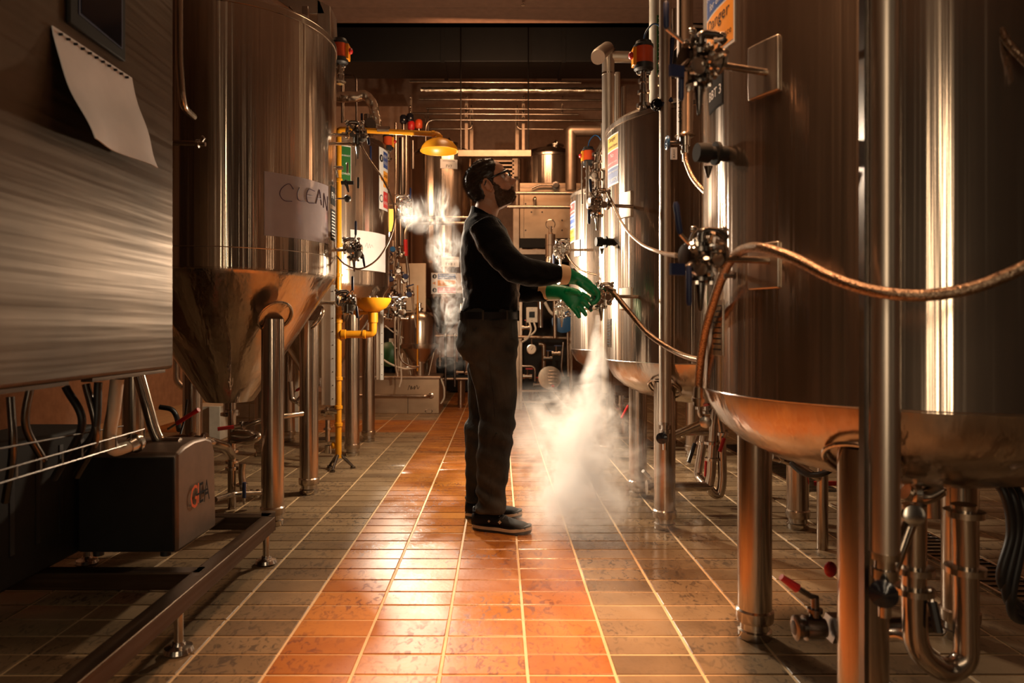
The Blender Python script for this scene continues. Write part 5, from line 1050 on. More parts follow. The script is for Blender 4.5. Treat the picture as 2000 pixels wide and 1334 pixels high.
for i, (pts, r, m_) in enumerate((([(768, 470), (770, 560), (772, 700), (776, 735)], .012, 'dull'), ([(782, 520), (784, 600), (780, 690), (800, 715), (820, 716)], .014, 'pipe'), ([(776, 500), (778, 570), (777, 735)], .010, 'dull'), ([(797, 560), (804, 580), (812, 640)], .008, 'dull'), ([(745, 700), (765, 712), (790, 720), (812, 718)], .010, 'cream'), ([(770, 640), (784, 664), (775, 680), (765, 668)], .006, 'cream'), ([(752, 636), (770, 650), (788, 660)], .006, 'cream'), ([(786, 690), (783, 712), (784, 740), (780, 756)], .008, 'cream'))):
    hose([P(x, y_, 7.6) for x, y_ in pts], r, m_, ('slim upright line beside the amber lamp drop', 'bright upright line curving into the vessel base', 'straight drop line behind the line valves', 'short curved line by the stainless panel', 'pale line drooping to the vessel tap', 'small looped pale lead above the green motor', 'pale lead slanting under the line valves', 'pale line hanging over the trough edge')[i], n=8)
t = empty('round_dial', 'small bright white dial among the line valves', 'gauge', P(775, 584, 7.2)); B().cyl((0, 0, 0), (0, -.02, 0), .022, n=20).obj('face', 'signw', t); B().torus((0, -.02, 0), .022, .004, axis=(0, 1, 0), n=20).obj('bezel', 'chrome', t)
for i, (px, py, m_) in enumerate(((768, 489, 'bluepipe'), (765, 547, 'blue'), (793, 542, 'blue'), (800, 577, 'blue'))):
    o = B().stack(P(px, py, 7.3), (0, -1, .2), [(0, .02), (.03, .02), (.032, .03), (.05, .028)], 12).obj('blue_fitting', m_); tag(o, ('blue cap topmost, next to the upright cylinder', 'dark blue cap beside the tank edge', 'dark blue cap left of the panel top', 'dark blue cap below the drop pipe')[i], 'pipe fitting')
# low dark pumps and rails behind the man on the left
t = empty('rail_frame', 'bright low rail with posts between the vessel and the man', 'frame', P(862, 656, 8.3)); B().cyl((-.06, 0, 0), (.38, 0, 0), .015, n=12).obj('top_rail', 'pipe', t)
for x in (.05, .16): B().cyl((x, 0, -.6), (x, 0, 0), .014, n=10).obj('post', 'iron', t); B().stack((x, 0, -.01), (0, 0, 1), [(0, .02), (.04, .02)], 10).obj('cap', 'chrome', t)
t = empty('floor_pump', 'dark floor pump with chrome collar left of the man', 'pump', P(885, 715, 8.6)); B().stack((-.2, 0, 0), (1, 0, 0), [(0, .09), (.02, .11), (.22, .11), (.24, .05), (.28, .05), (.282, .12), (.32, .12), (.34, .06)], 24).obj('body', 'darkbox', t); B().box((0, 0, -.14), (.42, .2, .06)).obj('base', 'darkbox', t); B().torus((.11, -.02, 0), .115, .012, axis=(1, .4, 0), n=24).obj('collar', 'black', t)
for (y_, lb) in ((727, 'upper bright floor rail left of the man'), (740, 'lower bright floor rail left of the man')): pipe('floor_rail', [P(858 if y_ == 740 else 888, y_, 8.5), P(915, y_, 8.5)], .016, 'dull', lb, 0, 10)
slab('plinth', 872, 920, 738, 764, 10.6, .5, 'darkbox', 'dark plinth at the far end of the aisle', 'plinth')
t, W_, Hh = slab('shelf_unit', 1000, 1012, 308, 345, 9.8, .3, 'dull', 'dim slatted metal shelf showing behind the back of the man\'s head', 'shelf')
for i in range(5):
    q0, q1 = P(962, 313+8*i, 9.8), P(1004, 316+8*i, 9.8); B().box(((q0.x+q1.x)/2-t.location.x, .15, (q0.z+q1.z)/2-t.location.z), (q1.x-q0.x, .3, q0.z-q1.z)).obj('slat', 'dull', t)
for x in (-.30, .03): B().box((x, .15, Hh/2-t.location.z/2), (.03, .03, t.location.z+Hh)).obj('post', 'dull', t)
# ================================================================ the brewer
man = empty('person', 'bearded man in black jumper, dark jeans, glasses and green rubber gloves holding a steaming valve', 'person', (0, 3.5, 0))
MO = Vector((0, 3.5, 0))
def mobj(b, name, mat, parent=None, label=None, ang=80, vox=None, sm=3):
    b.v = [tuple(Vector(v)-MO) for v in b.v]; o = b.obj(name, mat, parent or man, label, ang=ang)
    if vox: fuse(o, vox, sm); o.data.name = name
    return o
Yc = 3.5; YR, YL = 3.40, 3.63
# arms: shoulder, elbow, wrist
armR = [(-.075, 3.335, 1.475), (-.032, 3.30, 1.39), (.022, 3.275, 1.312), (.078, 3.272, 1.264), (.14, 3.285, 1.246), (.21, 3.312, 1.242), (.285, 3.345, 1.238), (.352, 3.365, 1.229)]
armL = [(-.06, 3.67, 1.475), (-.04, 3.70, 1.40), (.0, 3.72, 1.29), (.035, 3.72, 1.21), (.09, 3.70, 1.185), (.17, 3.65, 1.175), (.245, 3.59, 1.172), (.318, 3.535, 1.165)]
rA = [.064, .068, .066, .063, .057, .050, .041, .030]
def torso(b, g=0.0):
    st = [(-.050, Yc, .86, .145, .165), (-.055, Yc, .95, .146, .175), (-.048, Yc, 1.04, .134, .165), (-.040, Yc, 1.12, .135, .163), (-.042, Yc, 1.20, .138, .168), (-.052, Yc, 1.30, .136, .175), (-.064, Yc, 1.39, .128, .182), (-.075, Yc, 1.46, .108, .175), (-.080, Yc, 1.51, .085, .14), (-.074, Yc, 1.55, .066, .085), (-.062, Yc, 1.60, .058, .062)]
    return b.loft([(x, y, z, a+g, c+g) for x, y, z, a, c in st], n=28, p=.9)
def limb(b, pts, rs, g=0.0): return b.loft([(*p, r+g, r+g) for p, r in zip(pts, rs)], n=18)
legR = [(-.035, 3.43, .92, .125, .088), (-.030, 3.42, .80, .112, .085), (-.012, 3.415, .66, .098, .078), (-.008, 3.41, .54, .082, .066), (-.018, 3.41, .46, .074, .060), (-.030, 3.415, .34, .068, .056), (-.036, 3.42, .20, .056, .048), (-.040, 3.42, .09, .048, .042)]
legL = [(-.045, 3.60, .92, .125, .088), (-.052, 3.61, .80, .108, .085), (-.068, 3.62, .66, .092, .076), (-.080, 3.62, .54, .076, .064), (-.090, 3.62, .46, .070, .060), (-.098, 3.62, .34, .066, .056), (-.102, 3.63, .20, .055, .048), (-.105, 3.63, .09, .046, .042)]
# head, as stacked sections with a face
HC = Vector((-.046, 3.5, 1.706)); PIT = R(24); HS = 1.06
YAW = R(-4)
def h2w(u, v, w_):
    x = u*math.cos(PIT)-w_*math.sin(PIT); z = u*math.sin(PIT)+w_*math.cos(PIT); q = Vector((x, v, z))*HS; q.rotate(Matrix.Rotation(YAW, 3, 'Z')); return HC+q
def lerp_tab(tab, x):
    if x <= tab[0][0]: return tab[0][1]
    for (a, fa), (b_, fb) in zip(tab, tab[1:]):
        if x <= b_: t = (x-a)/(b_-a); t = t*t*(3-2*t); return fa+(fb-fa)*t
    return tab[-1][1]
FR = [(-.125, .052), (-.115, .064), (-.10, .078), (-.085, .082), (-.06, .084), (-.04, .086), (-.015, .084), (.0, .080), (.018, .088), (.03, .091), (.05, .090), (.075, .078), (.098, .052), (.113, .022), (.121, .0)]
BK = [(-.125, .045), (-.10, .060), (-.07, .078), (-.04, .094), (0, .105), (.04, .106), (.07, .095), (.095, .070), (.113, .032), (.121, .0)]
SD = [(-.125, .028), (-.11, .044), (-.09, .055), (-.06, .063), (-.03, .069), (0, .072), (.03, .077), (.06, .074), (.09, .056), (.11, .028), (.121, .0)]
g_ = lambda d, s: math.exp(-(d/s)**2)
def face(w_, th, off=0.0):
    f, k, s = lerp_tab(FR, w_), lerp_tab(BK, w_), lerp_tab(SD, w_); c = math.cos(th); sn = math.sin(th)
    a = f if c > 0 else k; p = .86 if c > 0 else 1.0
    u = math.copysign(abs(c)**p, c)*a; v = sn*s
    if c > 0:
        av = abs(v)
        nose = g_(v, .0125)*(.030*max(0, 1-abs(w_+.030)/.045)**.8 if w_ > -.052 and w_ < .015 else 0)
        if -.052 < w_ < -.018: nose += g_(v, .019)*.010*g_(w_+.036, .012)
        u += nose
        u -= g_(av-.031, .015)*g_(w_-.002, .014)*.013
        u += g_(av-.030, .022)*g_(w_-.022, .008)*.004
        u += g_(v, .022)*(g_(w_+.066, .006)*.007+g_(w_+.080, .006)*.007)-g_(v, .02)*g_(w_+.073, .003)*.003
        u -= g_(v, .02)*g_(w_+.094, .007)*.004; u += g_(v, .02)*g_(w_+.108, .012)*.006
        u += g_(av-.045, .018)*g_(w_+.03, .018)*.004
    r = math.hypot(u, v) or 1e-6
    return u+u/r*off, v+v/r*off
def headshell(b, off, NT=96, NW=84, w0=-.125, w1=.121):
    """off: function(w, th) -> distance off the skin"""
    rr = []
    for i in range(NW+1):
        w_ = w0+(w1-w0)*(1-(1-i/NW)**1.0); ring = []
        for j in range(NT):
            th = 2*math.pi*j/NT; o = off(w_, th); u, v = face(min(w_, .1205), th, o); ring.append(h2w(u, v, w_+(o*.9 if w_ > .09 else 0)))
        rr.append(ring)
    return b.rings(rr)
def ear(b, s):
    c = Vector((-.012, s*.071, -.018)); q = []
    for i in range(26):
        a = R(-120+300*i/25); q.append(h2w(c.x+math.cos(a)*.016-.004*math.sin(a), c.y+s*(.008+.004*math.cos(a-.5)), c.z+math.sin(a)*.030))
    b.tube(q, .0042, n=8)
    b.loft([(*h2w(c.x, c.y-s*.004, c.z), .014, .026), (*h2w(c.x, c.y+s*.006, c.z), .013, .025)], side=(0, 0, 1), n=16)
    b.ball(h2w(c.x+.004, c.y+s*.006, c.z-.028), (.007, .005, .009), 10, 8); b.ball(h2w(c.x+.014, c.y+s*.006, c.z), (.005, .005, .008), 8, 6)
b = B(); torso(b, -.008); limb(b, armR, rA, -.008); limb(b, armL, rA, -.008)
b.loft([(x, y, z, a-.012, c-.010) for x, y, z, a, c in legR], n=18); b.loft([(x, y, z, a-.012, c-.010) for x, y, z, a, c in legL], n=18)
b.loft([(-.078, Yc, 1.50, .064, .070), (-.068, Yc, 1.56, .060, .060), (-.052, Yc, 1.61, .060, .057), (-.040, Yc, 1.66, .062, .056)], n=24)
headshell(b, lambda w_, th: 0.0)
for s in (-1, 1): ear(b, s)
man_body = mobj(b, 'body', 'skin', vox=.0042, sm=2)
# hair and beard hug the head; where there is none they sit under the skin
def hair_m(w_, th):
    a = abs(math.atan2(math.sin(th), math.cos(th)))        # 0 = face, pi = back of the head
    line = lerp_tab([(0, .092), (.5, .092), (.75, .080), (.95, .052), (1.15, .030), (1.35, -.005), (1.5, -.03), (1.62, .012), (1.95, .0), (2.1, -.055), (2.5, -.088), (3.2, -.092)], a)
    return max(0, min(1, (w_-line)/.010+.5))
def beard_m(w_, th):
    a = abs(math.atan2(math.sin(th), math.cos(th)))
    top = lerp_tab([(0, -.056), (.28, -.056), (.42, -.066), (.8, -.070), (1.15, -.060), (1.3, -.03), (1.42, -.01), (1.5, -.03), (1.62, -.075), (1.75, -.11), (1.9, -.2)], a)
    m_ = max(0, min(1, (top-w_)/.008+.5))
    if a < .24 and -.0845 < w_ < -.062: m_ *= .0
    return m_
b = headshell(B(), lambda w_, th: -.006+hair_m(w_, th)*(.0110+.003*noise.noise(Vector((w_*60, math.cos(th)*7, math.sin(th)*7)))), 120, 100); mobj(b, 'hair', 'hair')
b = headshell(B(), lambda w_, th: -.006+beard_m(w_, th)*(.0085+.003*noise.noise(Vector((w_*90, math.cos(th)*9, math.sin(th)*9)))), 120, 100); mobj(b, 'beard', 'beard')
def strands(name, mfun, n, ln, mat, w0, w1, base):
    b = B(); r_ = random.Random(3); k = 0
    while k < n:
        w_ = r_.uniform(w0, w1); th = r_.uniform(0, 2*math.pi)
        if w_ > .10 and r_.random() > math.sqrt(max(0.02, (.121-w_)/.021)): continue
        if mfun(w_, th) < .55: continue
        u, v = face(min(w_, .1205), th, base); p = h2w(u, v, w_); u2, v2 = face(min(w_, .1205), th, base+.01); nrm = (h2w(u2, v2, w_+(.012 if w_ > .08 else .002))-p).normalized()
        flow = h2w(-.10, 0, -.045)-HC if mat == 'hair' else h2w(.02, 0, -.10)-HC
        d = (nrm*.55+flow.normalized()*.75+Vector((r_.uniform(-.3, .3), r_.uniform(-.3, .3), r_.uniform(-.3, .3)))).normalized(); L_ = ln*r_.uniform(.6, 1.3)
        a = d.orthogonal().normalized()*.00045; c_ = d.cross(a)
        o = len(b.v); q = p-d*.002; m1 = p+d*L_*.55+nrm*.0008
        b.v += [tuple(q+a), tuple(q-a*.5+c_*.8), tuple(q-a*.5-c_*.8), tuple(m1+a*.7), tuple(m1-a*.35+c_*.5), tuple(m1-a*.35-c_*.5), tuple(p+d*L_)]
        b.f += [(o, o+1, o+4, o+3), (o+1, o+2, o+5, o+4), (o+2, o, o+3, o+5), (o+3, o+4, o+6), (o+4, o+5, o+6), (o+5, o+3, o+6)]; k += 1
    mobj(b, name, mat)
strands('hair_strands', hair_m, 6500, .015, 'hair', -.092, .121, .006)
strands('beard_strands', beard_m, 3000, .008, 'beard', -.124, -.01, .005)
# brows, eyes
for s in (-1, 1):
    q = [h2w(face(.024+.004*math.sin(i*.5), s*(.22+.055*i))[0]+.003, face(.024, s*(.22+.055*i))[1], .024+.004*math.sin(i*.5)) for i in range(7)]
    mobj(B().tube(q, [.0026, .0034, .004, .004, .0036, .003, .002], n=8), 'eyebrow', 'hair')
    c = h2w(.066, s*.031, .000); e = mobj(B().ball(c, .0125*HS, 16, 12), 'eye', 'signw')
    d = (h2w(1.0, s*.12, -.05)-HC).normalized(); mobj(B().stack(c+d*.0108, d, [(0, .0062), (.0028, .0045)], 16), 'iris', 'ink', e)
# glasses
def rimpts(s):
    pts = []
    for i in range(28):
        a = 2*math.pi*i/28; x = math.copysign(abs(math.cos(a))**.6, math.cos(a))*.026; z = math.copysign(abs(math.sin(a))**.6, math.sin(a))*.0165
        pts.append(h2w(.104-.010*abs(x*s+.0)/.026*0-.006*((x+.026)/.052)*1.0, s*(.033+x), -.002+z))
    return pts
gl = B()
for s in (-1, 1):
    q = rimpts(s); gl.tube(q+[q[0], q[1]], .0029, n=8)
    gl.tube([h2w(.100, s*.058, .008), h2w(.092, s*.068, .008), h2w(.04, s*.077, .006), h2w(-.008, s*.079, .006), h2w(-.028, s*.078, -.014)], [.0062, .0062, .0050, .0040, .0028], n=8)
gl.tube([h2w(.104, -.008, .004), h2w(.108, 0, .006), h2w(.104, .008, .004)], .0016, n=8)
go = mobj(gl, 'glasses', 'gloss')
for s in (-1, 1):
    q = rimpts(s); c = sum(q, Vector())/len(q); b = B(); nrm = (h2w(1, 0, 0)-HC).normalized()*.0012
    b.rings([[p for p in q], [p+nrm for p in q]]); mobj(b, 'lens', 'glass', go, ang=20)
# jumper
b = B(); torso(b, .006); limb(b, armR[:-1], rA[:-1], .007); limb(b, armL[:-1], rA[:-1], .007)
b.v = [v for v in b.v]
jo = mobj(b, 'jumper', 'jumper', vox=.0075, sm=4)
me = jo.data                                             # trim it at collar and hem, leaving open edges
import bmesh
bm = bmesh.new(); bm.from_mesh(me)
def cut(co, no, keep_below=True):
    r_ = bmesh.ops.bisect_plane(bm, geom=bm.verts[:]+bm.edges[:]+bm.faces[:], plane_co=co, plane_no=no, clear_outer=True, clear_inner=False)
cut(Vector((-.045, 0, 1.545)), Vector((.46, 0, .89)))
bmesh.ops.bisect_plane(bm, geom=bm.verts[:]+bm.edges[:]+bm.faces[:], plane_co=Vector((0, 0, 1.052)), plane_no=Vector((.05, 0, 1)), clear_inner=True, clear_outer=False)
for v in bm.verts:
    c = v.co; n1 = noise.noise(Vector((c.x*9, c.y*7, c.z*16)))*.009+noise.noise(Vector((c.x*25+4, c.y*20, c.z*34)))*.004
    k = 1.3 if c.z < 1.25 else .8
    v.co += v.normal*n1*k
bm.to_mesh(me); bm.free()
sl = jo.modifiers.new('t', 'SOLIDIFY'); sl.thickness = .003; sl.offset = -1
# collar band
q = [MO+Vector((-.060+.064*math.cos(a)-.0*math.sin(a), .066*math.sin(a), 1.548-.030*math.cos(a)-MO.z)) for a in [2*math.pi*i/40 for i in range(41)]]
mobj(B().tube(q, .0055, n=8), 'collar', 'jumper')
# jeans
def crease(o, amp, sx=9, sz=18):
    for v in o.data.vertices:
        c = v.co; low = max(0, min(1, (.55-c.z)/.3)); kn = g_(c.z-.47, .10)+g_(c.z-.86, .10)*.8+g_(c.z-.14, .09)*1.1
        n1 = noise.noise(Vector((c.x*sx, c.y*5, c.z*sz+c.x*9)))*(.3+kn)*amp; v.co += v.normal*n1
b = B(); b.loft([(-.052, Yc, 1.085, .141, .170), (-.052, Yc, 1.03, .142, .174), (-.058, Yc, .96, .154, .182), (-.060, Yc, .89, .150, .180), (-.055, Yc, .835, .132, .165)], n=28, p=.9)
b.loft([(x, y, z, a+.004+(.012 if z < .5 else 0)+(.008 if z < .15 else 0), c+.008+(.012 if z < .5 else 0)+(.006 if z < .15 else 0)) for x, y, z, a, c in legR], n=20)
b.loft([(x, y, z, a+.004+(.012 if z < .5 else 0)+(.008 if z < .15 else 0), c+.008+(.012 if z < .5 else 0)+(.006 if z < .15 else 0)) for x, y, z, a, c in legL], n=20)
je = mobj(b, 'jeans', 'denim', vox=.008, sm=3); crease(je, .016)
# pocket, seam stitching, belt, hem
def on_leg(st, z, a, g=0.012):
    for q0, q1 in zip(st, st[1:]):
        if q1[2] <= z <= q0[2]:
            t = (q0[2]-z)/(q0[2]-q1[2]); q = [q0[i]+(q1[i]-q0[i])*t for i in range(5)]; ex = g+(.012 if z < .5 else 0); return Vector((q[0]+(q[3]+ex)*math.cos(a), q[1]+(q[4]+ex)*math.sin(a), z))
    return Vector((st[-1][0], st[-1][1], z))
mobj(B().tube([on_leg(legR, .90-.02*i, R(-96), .010) for i in range(40)], .0016, n=6), 'side_seam', 'denim', je)
bt = B(); rr = []
for i in range(49):
    a = 2*math.pi*i/48
    rr.append([(-.050+(.146+d)*math.copysign(abs(math.cos(a))**.9, math.cos(a)), Yc+(.177+d)*math.copysign(abs(math.sin(a))**.9, math.sin(a)), z) for d, z in ((0, 1.028), (.004, 1.028), (.004, 1.062), (0, 1.062))])
bt.rings(rr, cap=False); mobj(bt, 'belt', 'leather', ang=30)
for a in (-150, -100, -55, -20): 
    x, y = -.050+.153*math.cos(R(a)), Yc+.184*math.sin(R(a)); mobj(B().box((x, y, 1.045), (.010, .010, .05)), 'belt_loop', 'denim', je)
mobj(B().tube(spline([(.055, 3.335, 1.015), (.03, 3.322, .99), (.0, 3.318, .985), (-.03, 3.317, .995), (-.045, 3.318, 1.02)], 5), .0018, n=6), 'pocket_seam', 'denim', je)
mobj(B().box((-.02, 3.319, 1.005), (.045, .006, .03)), 'pocket_patch', 'denim', je)
mobj(B().tube(spline([(-.19, 3.42, .965), (-.165, 3.37, .962), (-.12, 3.335, .972), (-.10, 3.325, .985)], 5), .0018, n=6), 'pocket_seam', 'denim', je)
# shoes
def shoe(x0, y0, ang, label):
    t = B(); L_ = .292; ca, sa = math.cos(ang), math.sin(ang)
    def w2(x, y, z): return Vector((x0+x*ca-y*sa, y0+x*sa+y*ca, z))
    prof = [(.0, .036, .020, .085), (.02, .042, .020, .098), (.06, .043, .020, .105), (.10, .042, .020, .102), (.135, .043, .020, .088), (.17, .046, .020, .070), (.21, .050, .020, .058), (.25, .047, .020, .052), (.275, .036, .020, .044), (.288, .018, .022, .034)]
    rr = []
    for x, hw, zb, zt in prof:
        ring = []
        for j in range(20):
            a = 2*math.pi*j/20; c, s = math.cos(a), math.sin(a); c = math.copysign(abs(c)**.75, c); s = math.copysign(abs(s)**.8, s)
            ring.append(w2(x, hw*c*(1 if s < 0 else (1-.35*s if x < .16 else 1-.15*s)), (zb+zt)/2+(zt-zb)/2*s))
        rr.append(ring)
    t.rings(rr); up = mobj(t, 'shoe', 'leather', label=label)
    def sole(z0, z1, g, m_, nm):
        b = B(); out = []
        for k in range(44):
            a = 2*math.pi*k/44; cx = math.cos(a); sx = math.sin(a); x = L_/2+(L_/2+g)*math.copysign(abs(cx)**.72, cx)
            hw = lerp_tab([(0, .036), (.05, .040), (.12, .038), (.21, .051), (.27, .046), (.30, .03)], x)+g; out.append((x, hw*math.copysign(abs(sx)**.6, sx)))
        b.rings([[w2(x, y, z0+(.010*max(0, x-.22)/.07)) for x, y in out], [w2(x, y, z1+(.010*max(0, x-.22)/.07)) for x, y in out]]); mobj(b, nm, m_, up, ang=30)
    sole(.000, .012, .003, 'black', 'outsole'); sole(.012, .026, .004, 'sole', 'midsole'); sole(.026, .034, .002, 'leather', 'welt')
    lc = B()
    for i in range(5): lc.tube([w2(.125+.017*i, -.030, .088-.010*i), w2(.13+.017*i, 0, .101-.011*i), w2(.125+.017*i, .030, .088-.010*i)], .0022, n=6, fil=.02)
    mobj(lc, 'laces', 'black', up)
    for (xx, s_) in ((.095, .006), (.15, .008)):
        p = w2(xx, -.0445, .055); mobj(B().box(p, (s_*1.6, .003, s_*1.6), rot=('Y', .785)), 'side_mark', 'sole', up)
    mobj(B().tube([w2(.012, -.028, .088), w2(.0, 0, .108), w2(.012, .028, .088), w2(.075, .033, .098), w2(.105, 0, .103), w2(.075, -.033, .098), w2(.012, -.028, .088)], .007, n=10, fil=.02), 'padded_collar', 'leather', up)
shoe(-.125, 3.445, R(-19), 'near black work shoe with cream midsole')
shoe(-.175, 3.655, R(-3), 'far black work shoe with cream midsole')
# gloves: right (near) hand over the valve, left (far) hand spread below
def glove(b, arm, k0, palm, fingers, thumb, rw):
    pass
b = B()
b.loft([(.292, 3.345, 1.240, .046, .046), (.325, 3.355, 1.236, .042, .044), (.352, 3.365, 1.229, .034, .038), (.378, 3.372, 1.222, .030, .046), (.405, 3.378, 1.208, .028, .051), (.430, 3.382, 1.192, .024, .049), (.446, 3.384, 1.181, .017, .044)], n=20)
fz = [(3.345, .0), (3.370, .004), (3.395, .002), (3.418, -.006)]
for i, (y, d) in enumerate(fz):
    k = 1-.06*abs(i-1.2)
    pts = [(.425, y, 1.192), (.452+d, y+.002, 1.180), (.474*1+d, y+.004, 1.152), (.472+d, y+.006, 1.124*1), (.455+d, y+.004, 1.105+.004*i), (.438, y+.002, 1.100+.004*i)]
    b.loft([(*p, r_*k, r_*k) for p, r_ in zip(pts, (.0155, .0158, .0145, .0132, .0120, .0100))], n=12)
b.loft([(.372, 3.352, 1.212, .018, .018), (.398, 3.335, 1.188, .0155, .0155), (.424, 3.335, 1.166, .0135, .0135), (.446, 3.345, 1.150, .0115, .0115), (.456, 3.35, 1.142, .008, .008)], n=12)
gr = mobj(b, 'glove', 'rubber', label='green glove on the near hand, gripping the valve from above', vox=.0042, sm=3)
mobj(B().loft([(.285, 3.343, 1.241, .0495, .0495), (.300, 3.347, 1.2405, .0495, .0495), (.327, 3.355, 1.238, .0455, .047)], n=28), 'cuff', 'cuff', gr, ang=30)
b = B()
b.loft([(.228, 3.600, 1.175, .042, .042), (.270, 3.570, 1.171, .040, .040), (.315, 3.535, 1.166, .037, .034), (.340, 3.515, 1.156, .040, .026), (.365, 3.502, 1.140, .050, .023), (.388, 3.494, 1.120, .052, .020), (.402, 3.490, 1.109, .046, .015)], n=20, side=(0, 1, 0))
d = Vector((.76, -.02, -.65)).normalized(); pr = Vector((.65, 0, .76)).normalized(); base = Vector((.392, 3.492, 1.118))
for i, (o_, L_, sp) in enumerate(((.041, .078, .26), (.015, .090, .08), (-.012, .086, -.10), (-.038, .070, -.26))):
    dd = (d+pr*sp*.55).normalized(); p0 = base+pr*o_-d*.012; p1 = p0+dd*L_*.45; p2 = p1+(dd+Vector((-.05, -.15, -.18))).normalized()*L_*.35; p3 = p2+(dd+Vector((-.15, -.30, -.35))).normalized()*L_*.30
    b.loft([(*p0, .0148, .0148), (*p1, .0135, .0135), (*p2, .0122, .0122), (*p3, .0092, .0092)], n=12)
b.loft([(.335, 3.50, 1.172, .018, .018), (.362, 3.475, 1.172, .0155, .0155), (.388, 3.462, 1.160, .0135, .0135), (.408, 3.455, 1.146, .010, .010)], n=12)
gl_ = mobj(b, 'glove', 'rubber', label='green glove on the far hand, fingers spread below the valve', vox=.0042, sm=3)
mobj(B().loft([(.222, 3.604, 1.176, .0445, .0445), (.240, 3.591, 1.1745, .0445, .0445), (.258, 3.578, 1.173, .0425, .0425)], n=28), 'cuff', 'cuff', gl_, ang=30)
# ================================================================ steam
def steam(name, label, box, build, anis=.35, step=.035):
    (x0, x1), (y0, y1), (z0, z1) = box; c = Vector(((x0+x1)/2, (y0+y1)/2, (z0+z1)/2))
    k = N(name); k.t.nodes.remove(k.b); k.b = None
    vs = k.n('ShaderNodeVolumeScatter'); vs.inputs['Color'].default_value = (.98, .96, .93, 1); vs.inputs['Anisotropy'].default_value = anis
    k.l(vs.outputs[0], k.o.inputs['Volume'])
    g = k.n('ShaderNodeNewGeometry'); sx = k.n('ShaderNodeSeparateXYZ'); k.l(g.outputs['Position'], sx.inputs[0])
    k.l(build(k, sx.outputs[0], sx.outputs[1], sx.outputs[2]), vs.inputs['Density'])
    b = B().box((0, 0, 0), (x1-x0, y1-y0, z1-z0)); b.v = [tuple(Vector(v)+c) for v in b.v]
    o = b.obj(name, k.m, kind='stuff'); tag(o, label, 'steam'); k.m.cycles.volume_step_rate = 1.0; return o
def dens_jet(k, x, y, z):
    m = k.math
    n1 = k.noise(4.2, 5, 'W', dist=.6); n2 = k.noise(4.2, 5, 'W', sc=(1.1, 1, .9), dist=.6)
    h = m('SUBTRACT', 1.055, z)                                   # distance fallen
    wob = m('MULTIPLY', m('SUBTRACT', n1, .5), m('MULTIPLY', h, .50))
    # the jet drops, then rolls towards the aisle as it nears the floor
    ax = m('SUBTRACT', .487, m('MULTIPLY', m('POWER', h, 2.2), .16)); dx = m('SUBTRACT', m('SUBTRACT', x, ax), wob); dy = m('SUBTRACT', m('SUBTRACT', y, 3.44), m('MULTIPLY', wob, .8))
    rad = m('ADD', m('ADD', .017, m('MULTIPLY', h, .15)), m('MULTIPLY', m('MULTIPLY', h, h), .17)); d = m('DIVIDE', m('SQRT', m('ADD', m('MULTIPLY', dx, dx), m('MULTIPLY', m('MULTIPLY', dy, dy), .8))), rad)
    core = k.rng(d, .25, 1.0, 1, 0); core = m('POWER', core, 1.25)
    d2 = m('DIVIDE', m('ADD', dx, .05), m('MULTIPLY', rad, 1.9)); halo = m('MULTIPLY', k.rng(m('ABSOLUTE', d2), .35, 1.0, 1, 0), k.rng(k.noise(7, 7, 'W', dist=1.8), .50, .66, 0, .35)); core = m('MAXIMUM', core, m('MULTIPLY', halo, k.rng(h, .3, .6, 0, 1)))
    tex = k.rng(k.noise(8, 7, 'W', dist=1.5), .40, .60, .08, 1)
    dn = k.rng(h, 0, .8, 42, 17)
    return m('MULTIPLY', m('MULTIPLY', core, tex), m('MULTIPLY', dn, m('MULTIPLY', k.rng(z, 0.0, .16, .35, 1), k.rng(x, .06, .24, 0, 1))))
steam('steam_jet', 'dense white steam jet falling from the gloved valve and billowing at the floor', ((-.12, .86), (3.05, 3.95), (.015, 1.05)), dens_jet)
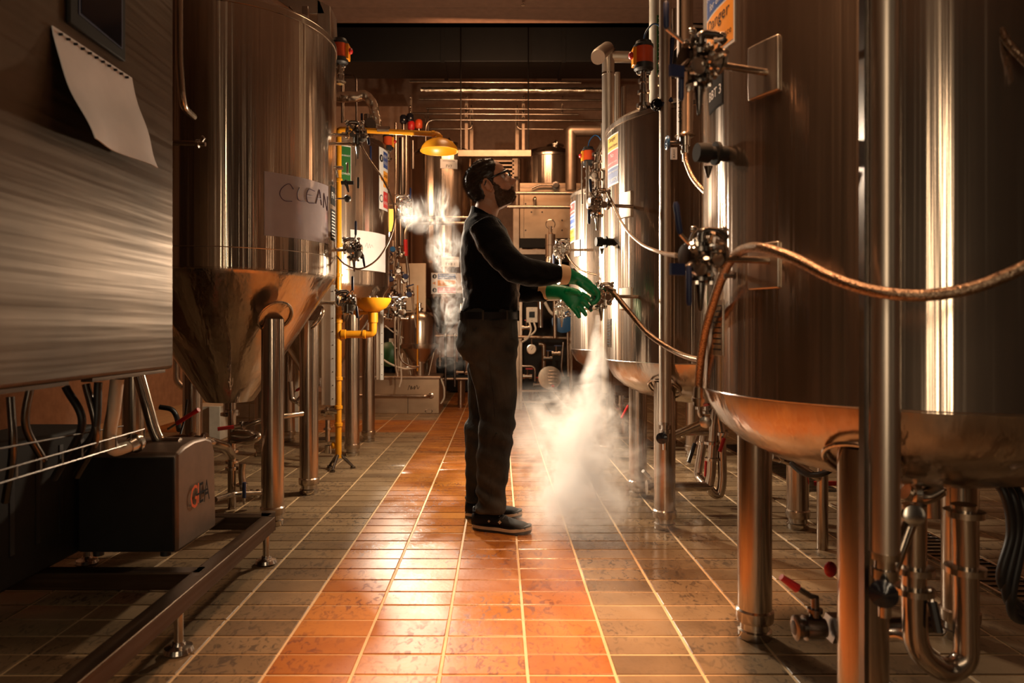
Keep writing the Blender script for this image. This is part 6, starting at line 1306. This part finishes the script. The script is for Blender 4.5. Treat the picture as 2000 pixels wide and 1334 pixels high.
def dens_haze(k, x, y, z):
    m = k.math; tex = k.rng(k.noise(3.4, 7, 'W', sc=(1, 1, .8), dist=1.6), .47, .72, 0, 1)
    e = m('MULTIPLY', k.rng(x, -.05, .25, 0, 1), k.rng(x, .62, .80, 1, 0)); e = m('MULTIPLY', e, k.rng(z, .25, .6, 1, 0)); e = m('MULTIPLY', e, m('MULTIPLY', k.rng(y, 3.95, 4.3, 0, 1), k.rng(y, 5.0, 5.6, 1, 0)))
    return m('MULTIPLY', m('MULTIPLY', tex, e), 3.0)
steam('steam_haze', 'thin haze spreading behind the steam jet low over the floor', ((-.1, .80), (3.96, 5.6), (.02, 1.0)), dens_haze)
def dens_wisp(k, x, y, z):
    m = k.math; n = k.noise(3.0, 8, 'W', sc=(1.0, 1, .75), dist=2.6); rid = m('SUBTRACT', 1.0, m('MULTIPLY', m('ABSOLUTE', m('SUBTRACT', n, .5)), 24.0), clamp=True); rid = m('POWER', rid, 1.5)
    n2 = k.rng(k.noise(2.1, 3, 'W'), .40, .62, .12, 1)
    e = m('MULTIPLY', m('MULTIPLY', k.rng(x, -.92, -.76, 0, 1), k.rng(x, -.10, -.02, 1, 0)), m('MULTIPLY', k.rng(z, .50, .85, 0, 1), k.rng(z, 1.95, 2.15, 1, 0)))
    bl = None
    for (bx, bz, rx, rz, a) in ((-.56, 1.88, .26, .17, 1.0), (-.46, 2.0, .10, .16, .7), (-.42, 1.60, .15, .22, .60), (-.40, 1.22, .13, .30, .35), (-.38, .85, .16, .28, .15)):
        dx = m('DIVIDE', m('SUBTRACT', x, bx), rx); dz = m('DIVIDE', m('SUBTRACT', z, bz), rz); q = m('MULTIPLY', k.rng(m('SQRT', m('ADD', m('MULTIPLY', dx, dx), m('MULTIPLY', dz, dz))), .35, 1.0, 1, 0), a); bl = q if bl is None else m('MAXIMUM', bl, q)
    e = m('MULTIPLY', e, bl)
    e = m('MULTIPLY', e, m('MULTIPLY', k.rng(y, 5.30, 5.40, 0, 1), k.rng(y, 5.60, 5.70, 1, 0)))
    return m('MULTIPLY', m('MULTIPLY', m('MULTIPLY', m('ADD', rid, .015), n2), e), 8.5)
steam('steam_wisps', 'curling steam wisps rising in front of the rear tank left of the man', ((-.92, -.02), (5.30, 5.70), (.50, 2.15)), dens_wisp)
